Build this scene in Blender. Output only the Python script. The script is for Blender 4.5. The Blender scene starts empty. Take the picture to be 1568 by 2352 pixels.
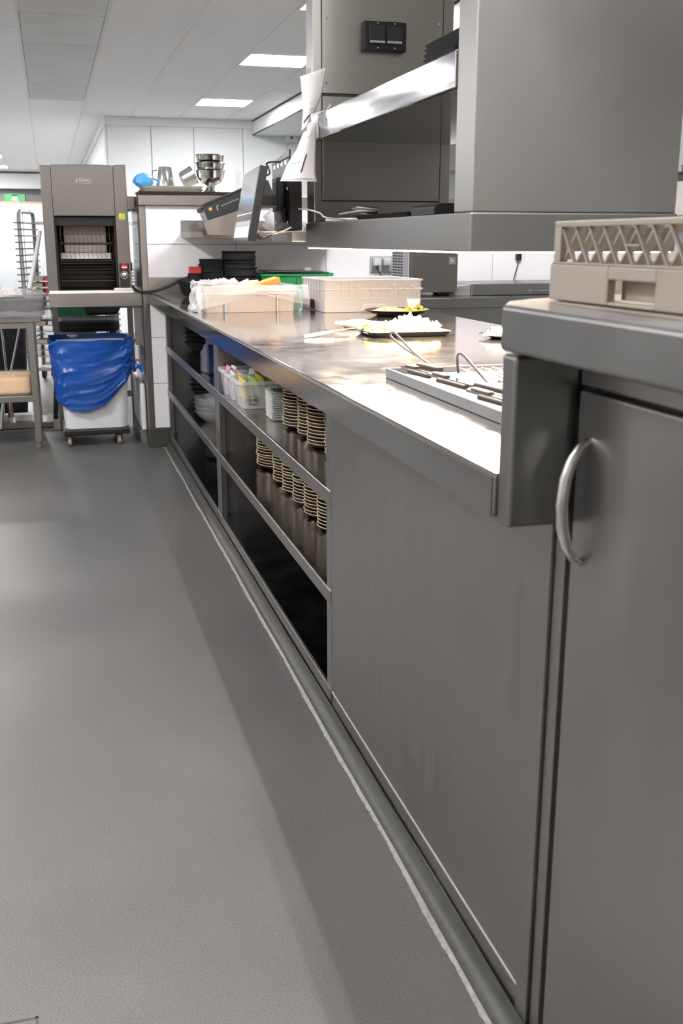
import bpy, bmesh, math, random
from math import sin, cos, pi, radians, atan, sqrt
from mathutils import Vector, Matrix, noise
random.seed(7)
scene = bpy.context.scene
COL = scene.collection

# ------------------------------------------------------------------ camera
F, VPX, VPY, HC = 2350.0, 110.0, 552.0, 1.19
_p = atan((1176 - VPY) / F)
_yaw = atan(((784 - VPX) / F) / sqrt(1 + ((1176 - VPY) / F) ** 2))
FW = Vector((sin(_yaw) * cos(_p), cos(_yaw) * cos(_p), -sin(_p)))
RT = Vector((cos(_yaw), -sin(_yaw), 0))
UP = RT.cross(FW)
CAM = Vector((0, 0, HC))
def ray(u, v): return FW + RT * ((u - 784) / F) + UP * ((1176 - v) / F)
def atz(u, v, z): d = ray(u, v); return CAM + d * ((z - HC) / d.z)
def atx(u, v, x): d = ray(u, v); return CAM + d * (x / d.x)
def aty(u, v, y): d = ray(u, v); return CAM + d * (y / d.y)

cd = bpy.data.cameras.new('camera'); cam = bpy.data.objects.new('camera', cd); COL.objects.link(cam)
cd.sensor_fit = 'VERTICAL'; cd.sensor_height = 36.0; cd.lens = 36.0 * F / 2352.0
cd.clip_start = 0.05; cd.clip_end = 100
cd.dof.use_dof = True; cd.dof.focus_distance = 3.2; cd.dof.aperture_fstop = 8.0
cam.matrix_world = Matrix(((RT.x, UP.x, -FW.x, 0), (RT.y, UP.y, -FW.y, 0), (RT.z, UP.z, -FW.z, HC), (0, 0, 0, 1)))
scene.camera = cam

# ------------------------------------------------------------------ world, exposure
w = bpy.data.worlds.new('world'); scene.world = w; w.use_nodes = True
w.node_tree.nodes['Background'].inputs[0].default_value = (0.9, 0.95, 1, 1)
w.node_tree.nodes['Background'].inputs[1].default_value = 0.05
vs = scene.view_settings
vs.view_transform = 'Standard'; vs.look = 'None'; vs.gamma = 1.0; vs.use_curve_mapping = False
vs.exposure = 0.12
PANEL_E = 92.0      # ceiling panels
LINEAR_E = 520.0   # linear fitting above the counter edge
HEAT_E = 27.0       # heat lamps under the gantry

# ------------------------------------------------------------------ materials
M = {}
def mat(name, col, rough=.5, metal=0., spec=.5, noise_s=None, noise_amt=.0, rough_amt=0., stretch=None,
        bump=0., bump_s=None, alpha=1., trans=0., emit=None, emit_s=0., coat=0., sss=0., ior=1.45):
    m = bpy.data.materials.new(name); m.use_nodes = True
    nt = m.node_tree; b = nt.nodes['Principled BSDF']
    def inp(k, v):
        if k in b.inputs: b.inputs[k].default_value = v
    c4 = (*col, 1)
    inp('Base Color', c4); inp('Roughness', rough); inp('Metallic', metal); inp('Specular IOR Level', spec)
    inp('Alpha', alpha); inp('Transmission Weight', trans); inp('Coat Weight', coat); inp('IOR', ior)
    inp('Subsurface Weight', sss)
    if emit: inp('Emission Color', (*emit, 1)); inp('Emission Strength', emit_s)
    if noise_s or bump:
        geo = nt.nodes.new('ShaderNodeNewGeometry'); mp = nt.nodes.new('ShaderNodeMapping')
        nt.links.new(geo.outputs['Position'], mp.inputs['Vector'])
        if stretch: mp.inputs['Scale'].default_value = stretch
    if noise_s:
        n = nt.nodes.new('ShaderNodeTexNoise'); n.inputs['Scale'].default_value = noise_s; n.inputs['Detail'].default_value = 5
        nt.links.new(mp.outputs[0], n.inputs['Vector'])
        if noise_amt:
            mx = nt.nodes.new('ShaderNodeMix'); mx.data_type = 'RGBA'
            mx.inputs[6].default_value = (*[max(0, c * (1 - noise_amt)) for c in col], 1)
            mx.inputs[7].default_value = (*[min(1, c * (1 + noise_amt)) for c in col], 1)
            nt.links.new(n.outputs['Fac'], mx.inputs[0]); nt.links.new(mx.outputs[2], b.inputs['Base Color'])
        if rough_amt:
            mr = nt.nodes.new('ShaderNodeMapRange'); mr.inputs['From Min'].default_value = .3; mr.inputs['From Max'].default_value = .7
            mr.inputs['To Min'].default_value = max(.02, rough - rough_amt); mr.inputs['To Max'].default_value = rough + rough_amt
            nt.links.new(n.outputs['Fac'], mr.inputs['Value']); nt.links.new(mr.outputs[0], b.inputs['Roughness'])
    if bump:
        n2 = nt.nodes.new('ShaderNodeTexNoise'); n2.inputs['Scale'].default_value = bump_s or 40; n2.inputs['Detail'].default_value = 3
        nt.links.new(mp.outputs[0], n2.inputs['Vector'])
        bp = nt.nodes.new('ShaderNodeBump'); bp.inputs['Strength'].default_value = bump; bp.inputs['Distance'].default_value = .002
        nt.links.new(n2.outputs['Fac'], bp.inputs['Height']); nt.links.new(bp.outputs[0], b.inputs['Normal'])
    M[name] = m
    return m

mat('steel', (.265, .259, .251), .33, 1., noise_s=6, noise_amt=.06, rough_amt=.05)
mat('steel_front', (.32, .311, .297), .36, 1., noise_s=5, noise_amt=.06, rough_amt=.05, stretch=(9, 9, .5))
mat('steel_door', (.33, .32, .308), .34, 1., noise_s=4, noise_amt=.12, rough_amt=.06, stretch=(2.4, 2.4, .8))
mat('steel_top', (.33, .313, .296), .10, .93, noise_s=14, noise_amt=.08, rough_amt=.04)
mat('steel_fascia', (.26, .254, .243), .38, 1., noise_s=1.6, noise_amt=.06, rough_amt=.05)
mat('steel_hood', (.345, .331, .309), .40, 1., noise_s=1.6, noise_amt=.06, rough_amt=.05)
mat('steel_shelf', (.42, .41, .40), .16, 1., noise_s=9, noise_amt=.12, rough_amt=.06)
mat('steel_edge', (.33, .325, .318), .15, 1., noise_s=4, rough_amt=.04, stretch=(1, .5, 5))
mat('steel_lip', (.29, .29, .30), .11, 1., noise_s=4, rough_amt=.05, stretch=(1, .4, 6))
mat('toaster_steel', (.205, .187, .171), .38, 1., noise_s=3, noise_amt=.05, rough_amt=.04)
mat('steel_warm', (.29, .265, .243), .40, 1., noise_s=3, noise_amt=.05, rough_amt=.04)
mat('chrome', (.78, .78, .78), .08, 1.)
mat('satin_bar', (.75, .74, .73), .2, 1.)
mat('white_wall', (.76, .785, .785), .45)
mat('tile_white', (.90, .885, .90), .16)
mat('wall_grey', (.36, .36, .36), .5)
mat('wall_dark', (.42, .41, .395), .5)
mat('reflector_pale', (.70, .70, .71), .5)
mat('grout', (.35, .35, .36), .8)
mat('ceiling_board', (.95, .95, .935), .9, noise_s=130, noise_amt=.05)
mat('ceiling_bar', (.84, .84, .83), .6)
mat('ceiling_metal', (.60, .59, .57), .5, .3, noise_s=2.5, noise_amt=.12)
mat('dark_gap', (.05, .05, .05), .9)
mat('panel_glow', (1, 1, 1), .5, emit=(1, .985, 1), emit_s=PANEL_E)
mat('linear_glow', (1, 1, 1), .5, emit=(1, .985, 1), emit_s=LINEAR_E)
mat('heat_glow', (1, 1, 1), .5, emit=(1, .80, .62), emit_s=HEAT_E)
mat('black_plastic', (.012, .012, .013), .38)
mat('black_matte', (.008, .008, .008), .7, spec=.25)
mat('green_dark', (.007, .065, .026), .4)
mat('black_rubber', (.02, .02, .02), .6)
mat('case_black', (.022, .023, .026), .42)
mat('case_grey', (.42, .43, .45), .4)
mat('white_plastic', (.76, .755, .76), .35)
mat('offwhite_plastic', (.72, .69, .62), .4)
mat('bin_white', (.72, .71, .71), .4, noise_s=12, noise_amt=.04)
mat('crate_grey', (.50, .475, .46), .42)
mat('crate_beige', (.25, .217, .176), .45, noise_s=6, noise_amt=.06)
mat('crate_pale', (.50, .435, .385), .4)
mat('green_plastic', (.02, .22, .07), .35)
mat('green_pale', (.07, .30, .12), .5)
mat('blue_bag', (.006, .065, .31), .22, spec=.8, bump=.5, bump_s=45)
mat('blue_cloth', (.10, .42, .85), .45)
mat('blue_dark', (.008, .016, .06), .4)
mat('glass_clear', (.8, .8, .8), .04, alpha=.13, spec=1.)
mat('film', (.95, .95, .96), .12, alpha=.11, spec=1.)
mat('film_mid', (.93, .92, .92), .2, alpha=.26, spec=.8)
mat('film_thick', (.88, .87, .88), .28, alpha=.50, spec=.6)
mat('clear_plastic', (.80, .80, .83), .15, alpha=.30)
mat('glass', (1, 1, 1), .02, trans=1., ior=1.45)
mat('plate_brown', (.035, .022, .016), .16, spec=.6)
mat('plate_cream', (.50, .42, .28), .3)
mat('plate_black', (.02, .018, .017), .25)
mat('plate_white', (.78, .77, .74), .22)
mat('slate_top', (.11, .11, .11), .4)
mat('paper', (.80, .77, .77), .7)
mat('ink', (.03, .025, .06), .6)
mat('paper_yellow', (.75, .62, .08), .6)
mat('tea_pink', (.75, .25, .35), .5)
mat('tea_yellow', (.78, .62, .05), .35)
mat('tea_red', (.45, .04, .05), .5)
mat('card_orange', (.72, .34, .06), .6)
mat('red_plastic', (.45, .02, .025), .4)
mat('handle_red', (.16, .03, .03), .4)
mat('sticker_yellow', (.80, .78, .05), .5)
mat('bread', (.62, .40, .20), .6, noise_s=18, noise_amt=.15)
mat('tray_dark', (.045, .044, .047), .4)
mat('tray_alu', (.24, .24, .24), .4, .5)
mat('tray_grey', (.16, .155, .16), .5)
mat('tray_brown', (.05, .035, .03), .4)
mat('tray_cream', (.62, .60, .50), .4)
mat('screen_off', (.26, .27, .29), .12, spec=.6)
mat('screen_dark', (.10, .09, .09), .2)
mat('fries', (.85, .70, .40), .5)
mat('rice', (.80, .42, .10), .5)
mat('salad_green', (.25, .50, .05), .5)
mat('salad_red', (.70, .10, .05), .4)
mat('cream_food', (.88, .84, .74), .5)
mat('board_white', (.82, .80, .74), .4)
mat('wood_ledge', (.42, .26, .15), .6)
mat('oven_black', (.010, .008, .007), .5)
mat('oven_wire', (.10, .075, .05), .35, .8)
mat('oven_plate', (.42, .36, .32), .4, .3)
mat('cable_warm', (.75, .62, .5), .4)
mat('cupboard_white', (.62, .65, .67), .3)
mat('rack_steel', (.30, .29, .28), .4, .8)
mat('red_box', (.55, .03, .03), .5)
mat('tan_box', (.40, .33, .26), .6)
mat('transom', (.42, .42, .43), .25)

def floor_material():
    m = bpy.data.materials.new('resin_floor'); m.use_nodes = True; nt = m.node_tree; b = nt.nodes['Principled BSDF']
    geo = nt.nodes.new('ShaderNodeNewGeometry')
    def nz(s, d=2):
        n = nt.nodes.new('ShaderNodeTexNoise'); n.inputs['Scale'].default_value = s; n.inputs['Detail'].default_value = d
        nt.links.new(geo.outputs['Position'], n.inputs['Vector']); return n
    a, c, big = nz(480, 4), nz(160, 2), nz(1.3, 4)
    r = nt.nodes.new('ShaderNodeValToRGB'); e = r.color_ramp.elements
    e[0].position = .30; e[0].color = (.050, .048, .046, 1); e[1].position = .72; e[1].color = (.21, .204, .197, 1)
    e.new(.45).color = (.095, .0922, .0885, 1); e.new(.58).color = (.137, .133, .128, 1)
    nt.links.new(a.outputs['Fac'], r.inputs[0])
    mx = nt.nodes.new('ShaderNodeMix'); mx.data_type = 'RGBA'; mx.blend_type = 'MULTIPLY'; mx.inputs[0].default_value = 1
    r2 = nt.nodes.new('ShaderNodeValToRGB'); e = r2.color_ramp.elements
    e[0].position = .35; e[0].color = (.86, .86, .85, 1); e[1].position = .65; e[1].color = (1.05, 1.04, 1.03, 1)
    nt.links.new(big.outputs['Fac'], r2.inputs[0])
    nt.links.new(r.outputs[0], mx.inputs[6]); nt.links.new(r2.outputs[0], mx.inputs[7])
    nt.links.new(mx.outputs[2], b.inputs['Base Color'])
    mr = nt.nodes.new('ShaderNodeMapRange'); mr.inputs['To Min'].default_value = .30; mr.inputs['To Max'].default_value = .46
    nt.links.new(big.outputs['Fac'], mr.inputs['Value']); nt.links.new(mr.outputs[0], b.inputs['Roughness'])
    bp = nt.nodes.new('ShaderNodeBump'); bp.inputs['Strength'].default_value = .035; bp.inputs['Distance'].default_value = .001
    nt.links.new(c.outputs['Fac'], bp.inputs['Height']); nt.links.new(bp.outputs[0], b.inputs['Normal'])
    b.inputs['Specular IOR Level'].default_value = .32
    M['floor'] = m
floor_material()
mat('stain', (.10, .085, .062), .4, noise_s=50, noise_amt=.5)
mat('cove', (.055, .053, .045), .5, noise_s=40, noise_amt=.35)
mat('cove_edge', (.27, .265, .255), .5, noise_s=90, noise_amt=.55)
mat('seam_glint', (.60, .59, .57), .45, .3)  # pale base colour carries the bright reflection along the seam edge

# ------------------------------------------------------------------ mesh builder
class MB:
    def __init__(s): s.v = []; s.f = []; s.m = []
    def add(s, vs, fs, mi=0):
        o = len(s.v); s.v += [tuple(p) for p in vs]; s.f += [tuple(i + o for i in f) for f in fs]; s.m += [mi] * len(fs); return s
    def box(s, x0, x1, y0, y1, z0, z1, mi=0):
        return s.add([(x0,y0,z0),(x1,y0,z0),(x1,y1,z0),(x0,y1,z0),(x0,y0,z1),(x1,y0,z1),(x1,y1,z1),(x0,y1,z1)],
            [(0,3,2,1),(4,5,6,7),(0,1,5,4),(1,2,6,5),(2,3,7,6),(3,0,4,7)], mi)
    def prism(s, a, b, mi=0):      # two matching loops of 3D points (a: first end, b: second end)
        n = len(a)
        fs = [tuple(range(n))[::-1], tuple(range(n, 2*n))] + [(i, (i+1) % n, (i+1) % n + n, i + n) for i in range(n)]
        return s.add(list(a) + list(b), fs, mi)
    def extr_z(s, poly, z0, z1, mi=0): return s.prism([(x,y,z0) for x,y in poly], [(x,y,z1) for x,y in poly], mi)
    def extr_y(s, poly, y0, y1, mi=0): return s.prism([(x,y0,z) for x,z in poly], [(x,y1,z) for x,z in poly], mi)
    def extr_x(s, poly, x0, x1, mi=0): return s.prism([(x0,y,z) for y,z in poly], [(x1,y,z) for y,z in poly], mi)
    def lathe(s, prof, c=(0,0,0), seg=28, mi=0, wob=None, axis='z'):
        vs = []; fs = []; n = len(prof)
        for j in range(seg):
            a = 2*pi*j/seg
            for r, z in prof:
                rr = r * (wob(a, z) if wob else 1)
                if axis == 'z': p = (c[0]+rr*cos(a), c[1]+rr*sin(a), c[2]+z)
                elif axis == 'y': p = (c[0]+rr*cos(a), c[1]+z, c[2]+rr*sin(a))
                else: p = (c[0]+z, c[1]+rr*cos(a), c[2]+rr*sin(a))
                vs.append(p)
        for j in range(seg):
            k = (j+1) % seg
            for i in range(n-1):
                fs.append((j*n+i, k*n+i, k*n+i+1, j*n+i+1))
        return s.add(vs, fs, mi)
    def tube(s, pts, r, seg=8, mi=0, closed=False):
        pts = [Vector(p) for p in pts]; n = len(pts); vs = []; fs = []; up = Vector((0,0,1)); prevx = None
        for i, p in enumerate(pts):
            if closed: t = pts[(i+1) % n] - pts[i-1]
            else: t = pts[min(i+1, n-1)] - pts[max(i-1, 0)]
            t.normalize()
            if prevx is None:
                x = t.cross(up)
                if x.length < .1: x = t.cross(Vector((0,1,0)))
            else: x = prevx - t * prevx.dot(t)
            x.normalize(); prevx = x; y = t.cross(x)
            rr = r[i] if isinstance(r, (list, tuple)) else r
            for k in range(seg):
                a = 2*pi*k/seg; vs.append(p + x*cos(a)*rr + y*sin(a)*rr)
        m = n if closed else n-1
        for i in range(m):
            j = (i+1) % n
            for k in range(seg):
                l = (k+1) % seg; fs.append((i*seg+k, i*seg+l, j*seg+l, j*seg+k))
        if not closed: fs += [tuple(range(seg))[::-1], tuple((n-1)*seg+k for k in range(seg))]
        return s.add(vs, fs, mi)
    def grid(s, fn, nu, nv, mi=0, wrap=False):
        vs = [fn(i/(nu if wrap else nu-1), j/(nv-1)) for i in range(nu) for j in range(nv)]; fs = []
        for i in range(nu if wrap else nu-1):
            k = (i+1) % nu
            for j in range(nv-1): fs.append((i*nv+j, k*nv+j, k*nv+j+1, i*nv+j+1))
        return s.add(vs, fs, mi)
    def obox(s, c, sx, sy, sz, R, mi=0):
        c = Vector(c); vs = [c + R @ Vector((x*sx/2, y*sy/2, z*sz/2)) for x,y,z in
            [(-1,-1,-1),(1,-1,-1),(1,1,-1),(-1,1,-1),(-1,-1,1),(1,-1,1),(1,1,1),(-1,1,1)]]
        return s.add(vs, [(0,3,2,1),(4,5,6,7),(0,1,5,4),(1,2,6,5),(2,3,7,6),(3,0,4,7)], mi)
    def build(s, name, mats, parent=None, bevel=0., smooth=False, seg=2, thick=0., local=False, sub=0):
        me = bpy.data.meshes.new(name)
        if parent is None:
            xs = [p[0] for p in s.v]; ys = [p[1] for p in s.v]; zs = [p[2] for p in s.v]
            org = Vector(((min(xs)+max(xs))/2, (min(ys)+max(ys))/2, min(zs)))
        else: org = Vector((0,0,0)) if local else ORG[parent.name]
        me.from_pydata([(p[0]-org.x, p[1]-org.y, p[2]-org.z) for p in s.v], [], s.f)
        if not isinstance(mats, (list, tuple)): mats = [mats]
        for q in mats: me.materials.append(M[q])
        me.polygons.foreach_set('material_index', s.m)
        bm = bmesh.new(); bm.from_mesh(me); bmesh.ops.recalc_face_normals(bm, faces=bm.faces); bm.to_mesh(me); bm.free()
        if smooth:
            me.polygons.foreach_set('use_smooth', [True]*len(me.polygons)); me.set_sharp_from_angle(angle=radians(38))
        o = bpy.data.objects.new(name, me); COL.objects.link(o)
        if parent is None: o.location = org
        else: o.parent = parent
        ORG[o.name] = org if parent is None else ORG[parent.name]
        if thick:
            md = o.modifiers.new('solid', 'SOLIDIFY'); md.thickness = thick; md.offset = 0
        if bevel:
            md = o.modifiers.new('bevel', 'BEVEL'); md.width = bevel; md.segments = seg; md.limit_method = 'ANGLE'; md.angle_limit = radians(40)
        if sub:
            md = o.modifiers.new('sub', 'SUBSURF'); md.levels = sub; md.render_levels = sub
        return o
ORG = {}
def tag(o, label=None, cat=None, group=None, kind=None):
    if label: o['label'] = label
    if cat: o['category'] = cat
    if group: o['group'] = group
    if kind: o['kind'] = kind
    return o
def thing(name, label, cat, loc, group=None, kind=None, rot=(0,0,0)):
    o = bpy.data.objects.new(name, None); COL.objects.link(o); o.location = loc; o.rotation_euler = rot
    o.empty_display_size = .05; ORG[o.name] = Vector(loc)
    return tag(o, label, cat, group, kind)
def struct(o): o['kind'] = 'structure'; return o
def dup(root, loc=None, rot=None, label=None, group=None):
    r = root.copy(); COL.objects.link(r); ORG[r.name] = Vector(loc if loc else root.location)
    if loc is not None: r.location = loc
    if rot is not None: r.rotation_euler = rot
    if label: r['label'] = label
    if group: r['group'] = group
    for ch in list(root.children):
        c = ch.copy(); COL.objects.link(c); c.parent = r
        for g in list(ch.children):
            d = g.copy(); COL.objects.link(d); d.parent = c
    return r
def B(name, m, parent, x0, x1, y0, y1, z0, z1, bevel=.002, seg=2):
    return MB().box(x0,x1,y0,y1,z0,z1).build(name, m, parent, bevel, seg=seg)
def rrect(x0, x1, y0, y1, r, n=4):
    pts = []
    for cx, cy, a0 in ((x1-r,y1-r,0),(x0+r,y1-r,90),(x0+r,y0+r,180),(x1-r,y0+r,270)):
        for i in range(n+1):
            a = radians(a0+90*i/n); pts.append((cx+r*cos(a), cy+r*sin(a)))
    return pts
def tub(mb, x0, x1, y0, y1, z0, z1, r, inset, t, mi=0, n=4):     # open rounded-rectangle tub, wider at the top
    A = rrect(x0+inset, x1-inset, y0+inset, y1-inset, r, n); Bt = rrect(x0, x1, y0, y1, r, n)
    C = rrect(x0+t, x1-t, y0+t, y1-t, max(r-t, .001), n); D = rrect(x0+inset+t, x1-inset-t, y0+inset+t, y1-inset-t, max(r-t, .001), n)
    k = len(A); vs = [(x,y,z0) for x,y in A]+[(x,y,z1) for x,y in Bt]+[(x,y,z1) for x,y in C]+[(x,y,z0+t) for x,y in D]
    fs = [tuple(range(k))[::-1], tuple(3*k+i for i in range(k))]
    for q in range(3): fs += [(q*k+i, q*k+(i+1)%k, (q+1)*k+(i+1)%k, (q+1)*k+i) for i in range(k)]
    mb.add(vs, fs, mi); return mb
def nz(x, y, z=0., s=1.): return noise.noise(Vector((x*s, y*s, z*s)))
def text_mesh(name, body, size, M4, material, parent, extrude=.0004):
    cu = bpy.data.curves.new(name, 'FONT'); cu.body = body; cu.size = size; cu.extrude = extrude; cu.align_x = 'CENTER'; cu.align_y = 'CENTER'
    t = bpy.data.objects.new(name, cu); COL.objects.link(t)
    dg = bpy.context.evaluated_depsgraph_get(); me = bpy.data.meshes.new_from_object(t.evaluated_get(dg))
    bpy.data.objects.remove(t); bpy.data.curves.remove(cu)
    org = ORG[parent.name]
    me.transform(Matrix.Translation(-org) @ M4); me.materials.clear(); me.materials.append(M[material])
    o = bpy.data.objects.new(name, me); COL.objects.link(o); o.parent = parent; ORG[o.name] = org
    return o
def basis(x, y, loc):     # matrix with text x axis, text y axis
    x = Vector(x).normalized(); y = Vector(y).normalized(); z = x.cross(y)
    return Matrix(((x.x,y.x,z.x,loc[0]),(x.y,y.y,z.y,loc[1]),(x.z,y.z,z.z,loc[2]),(0,0,0,1)))

# ================================================================== SETTING
XL, XR, YB, YF, ZC = -2.3, 5.6, -2.6, 26.0, 2.70
fl = struct(MB().box(XL, XR, YB, YF, -.05, 0).build('floor', 'floor'))
pp = atz(88, 2335, 0)
fr = MB()
for a in ((-.42, pp.x, pp.y-.004, pp.y), (pp.x-.004, pp.x, pp.y-.33, pp.y)): fr.box(a[0], a[1], a[2], a[3], -.001, .0012)
fr.build('hatch_frame', 'cove', fl)

# walls
wl = struct(MB().box(XL-.1, XL, YB, YF, 0, ZC+.05).build('wall_left', 'wall_grey'))
B('upper_reflector', 'reflector_pale', wl, XL, XL+.01, YB, YF, 1.6, 2.69, 0)  # unseen pale panel added to bounce light onto ceiling and upper gantry lip
wr = struct(MB().box(XR, XR+.1, YB, YF, 0, ZC+.05).build('wall_right', 'white_wall'))
wb = struct(MB().box(XL, XR, YB-.1, YB, 0, ZC+.05).build('wall_rear', 'wall_dark'))
wf = struct(MB().box(XL, XR, YF, YF+.1, 0, ZC+.05).build('wall_far', 'transom'))
tb = struct(MB().box(XL, .80, YF-.5, YF-.38, 2.33, 2.66).build('trim_1', 'white_wall'))
# block with white wall panels at Y 14
blk = struct(MB().box(.80, XR, 14.06, YF, 0, ZC).build('wall_back', 'white_wall'))
edges = [.80, 1.36, 1.905, 2.55, 3.15, 3.75, 4.35, 4.95, 5.58]
for i in range(len(edges)-1): B('wall_panel', 'white_wall', blk, edges[i]+.004, edges[i+1]-.004, 14.03, 14.06, 0, 2.60, .004)
B('corner_trim', 'ceiling_bar', blk, .77, .80, 14.02, 14.08, 0, 2.60)
B('top_rail', 'ceiling_bar', blk, .78, XR, 14.0, 14.06, 2.60, 2.70)
B('top_rail', 'ceiling_bar', blk, .775, .80, 14.06, YF, 2.60, 2.70)
# soffit on the right
so = struct(MB().box(2.68, XR, 2.0, 14.0, 2.52, ZC-.002).build('ceiling_soffit', 'white_wall', bevel=.003))
B('edge_strip', 'dark_gap', so, 2.672, 2.68, 2.0, 14.0, 2.515, 2.53, 0)
B('edge_strip', 'dark_gap', so, 2.672, 2.68, 2.0, 14.0, 2.685, 2.70, 0)

# ceiling: slab above, tiles hung in a grid
ce = struct(MB().box(XL, XR, YB, YF, 2.72, 2.78).build('ceiling', 'dark_gap'))
PX, PY = .606, .58
gx = [-.10 + PX*k for k in range(-3, 5)]            # longitudinal bars
GY0 = 9.08
rows = [k for k in range(-2, 29)]                   # individually hung rows
lights = []
for k in (-9, -4, 0, 5): lights.append((3, k))           # column index 3: X 1.71 - 2.31
for k in (-14, -9, 1, 6): lights.append((-3, k))
for k in (11, 15, 20, 25): lights.append((-2, k))              # X -1.31 .. -.71
lightset = set(lights)
def cell(c, r): return (-.10+PX*c, -.10+PX*(c+1), GY0+PY*r, GY0+PY*(r+1))
tile_me = None
n_t = 0
for r in rows:
    for c in range(-3, 5):
        x0, x1, y0, y1 = cell(c, r)
        if (c, r) in lightset or y1 > YF or x0 > 2.65: continue
        if x0 > .75 and y0 > 13.95: continue
        if c == 0 and -8 <= r <= 5: continue
        if tile_me is None:
            t = MB().box(-PX/2+.010, PX/2-.010, -PY/2+.0035, PY/2-.0035, 0, .012).build('ceiling_tile', 'ceiling_board', ce, .0015, local=True, seg=1)
            tile_me = t
        else:
            t = tile_me.copy(); COL.objects.link(t); t.parent = ce
        t.location = Vector(((x0+x1)/2, (y0+y1)/2, 2.702)) - ORG[ce.name]; n_t += 1
# ceiling field outside the view
fld = MB()
for (x0,x1,y0,y1) in ((-.10+PX*-3-.0, 2.68, YB, cell(0,-2)[2]), (XL, -.10-PX*3, YB, YF), (2.68, XR, YB, 2.0)):
    if x0 < -2.0:
        fld.box(x0, x1, y0, y1, 2.702, 2.715); continue
    k = -18
    while GY0+PY*k < y1-.01:
        for c in range(-3, 10):
            a = cell(c, k)
            if a[0] < x0-.3 or a[0] > x1-.02 or a[2] < y0-.4: continue
            if (c, k) in lightset: continue
            fld.box(a[0]+.01, min(a[1]-.01, x1 if x1 > 2.7 else 9), a[2]+.004, a[3]-.004, 2.702, 2.714)
        k += 1
fo = fld.build('tile_field', 'ceiling_board', ce); fo['kind'] = 'stuff'
for c in range(-3, 6):
    x = -.10 + PX*c
    if x > 2.7: continue
    y1 = YF if x < .8 else 14.0
    B('grid_bar', 'ceiling_bar', ce, x-.012, x+.012, YB, y1, 2.696, 2.702, 0)
# stainless service panels, two tiles long
k = -8
while k < 6:
    x0, x1, y0, _ = cell(0, k); y1 = cell(0, k+1)[3]
    B('metal_panel', 'ceiling_metal', ce, x0+.016, x1-.016, y0+.005, y1-.005, 2.694, 2.708, .003)
    k += 2

# ceiling lights
def ceiling_light(c, r, label):
    x0, x1, y0, y1 = cell(c, r); t = thing('ceiling_light', label, 'ceiling light', ((x0+x1)/2, (y0+y1)/2, 2.69), 'square ceiling panels')
    f = MB()
    for a in ((x0+.012,x0+.024,y0+.006,y1-.006),(x1-.024,x1-.012,y0+.006,y1-.006),(x0+.024,x1-.024,y0+.006,y0+.018),(x0+.024,x1-.024,y1-.018,y1-.006)):
        f.box(*a, 2.690, 2.712)
    f.build('frame', 'ceiling_bar', t)
    B('diffuser', 'panel_glow', t, x0+.024, x1-.024, y0+.018, y1-.018, 2.694, 2.704, 0)
for c, r in lights:
    lab = 'square white ceiling light panel over the left aisle' if r < 14 else ['nearest', 'middle', 'farthest'][(15, 20, 25).index(r)] + ' small ceiling light panel at the far left end of the kitchen'
    if c == 3: lab = 'square white ceiling light panel over the pass counter'
    if (c, r) == (3, 0): lab = 'larger bright square ceiling panel beside the steel gantry column'
    if (c, r) == (3, 5): lab = 'smaller bright square ceiling panel near the white back wall'
    ceiling_light(c, r, lab)
# linear fitting above the counter front edge
t = thing('linear_light', 'narrow linear ceiling light running above the counter front edge', 'ceiling light', (.815, 1.6, 2.62))
B('housing', 'ceiling_bar', t, .775, .845, -1.3, 1.95, 2.66, 2.695, .003)
B('tube', 'linear_glow', t, .802, .820, -1.25, 1.90, 2.64, 2.66, .004)

# tiled half wall behind the counter
YW = 6.07
hw = struct(MB().box(.512, 3.75, YW+.008, YW+.13, 0, 1.38).build('wall_half', 'grout'))
cols = [.537, 1.049, 1.586, 2.123, 2.660, 3.197, 3.734]; rws = [.113, .377, .643, .908, 1.168, 1.38]
for i in range(len(cols)-1):
    for j in range(len(rws)-1):
        B('tile', 'tile_white', hw, cols[i]+.0015, cols[i+1]-.0015, YW, YW+.01, rws[j]+.0015, rws[j+1]-.0015, .0012, 1)
B('end_trim', 'steel_warm', hw, .503, .537, YW-.004, YW+.135, .113, 1.38, .002)
for j in range(len(rws)-1):
    B('tile', 'tile_white', hw, .507, .513, YW+.14, YW+.6, rws[j]+.0015, rws[j+1]-.0015, .0012, 1)
B('backing', 'grout', hw, .513, .60, YW+.13, YW+.62, 0, 1.38, 0)
B('base_cove', 'cove', hw, .499, .62, YW-.012, YW+.12, 0, .113, .006)
cap = hw
B('cap', 'steel_warm', hw, .50, 3.76, YW-.03, YW+.30, 1.379, 1.435, .004)
B('cap_return', 'steel_warm', hw, .40, .50, YW+.20, YW+.75, 1.36, 1.435, .004)
# taller wall at far right
wt = struct(MB().box(3.76, XR, YW+.05, YW+.2, 0, 2.52).build('wall_front_right', 'white_wall'))

# ================================================================== COUNTER
X0, X1, XB = .530, .620, 1.53
wtp = thing('worktop', 'long stainless steel worktop of the pass counter', 'worktop', (1.03, 3.6, .84))
MB().box(X0, XB, 1.182, YW-.005, .842, .90).build('top_slab', 'steel_top', wtp, .005, seg=3)
B('front_lip', 'steel_edge', wtp, X0-.0015, X0-.0002, 1.184, YW-.006, .843, .8955, .0005)
B('splashback', 'steel_warm', wtp, .535, 1.60, YW-.014, YW-.004, .895, .985, .002)

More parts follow.
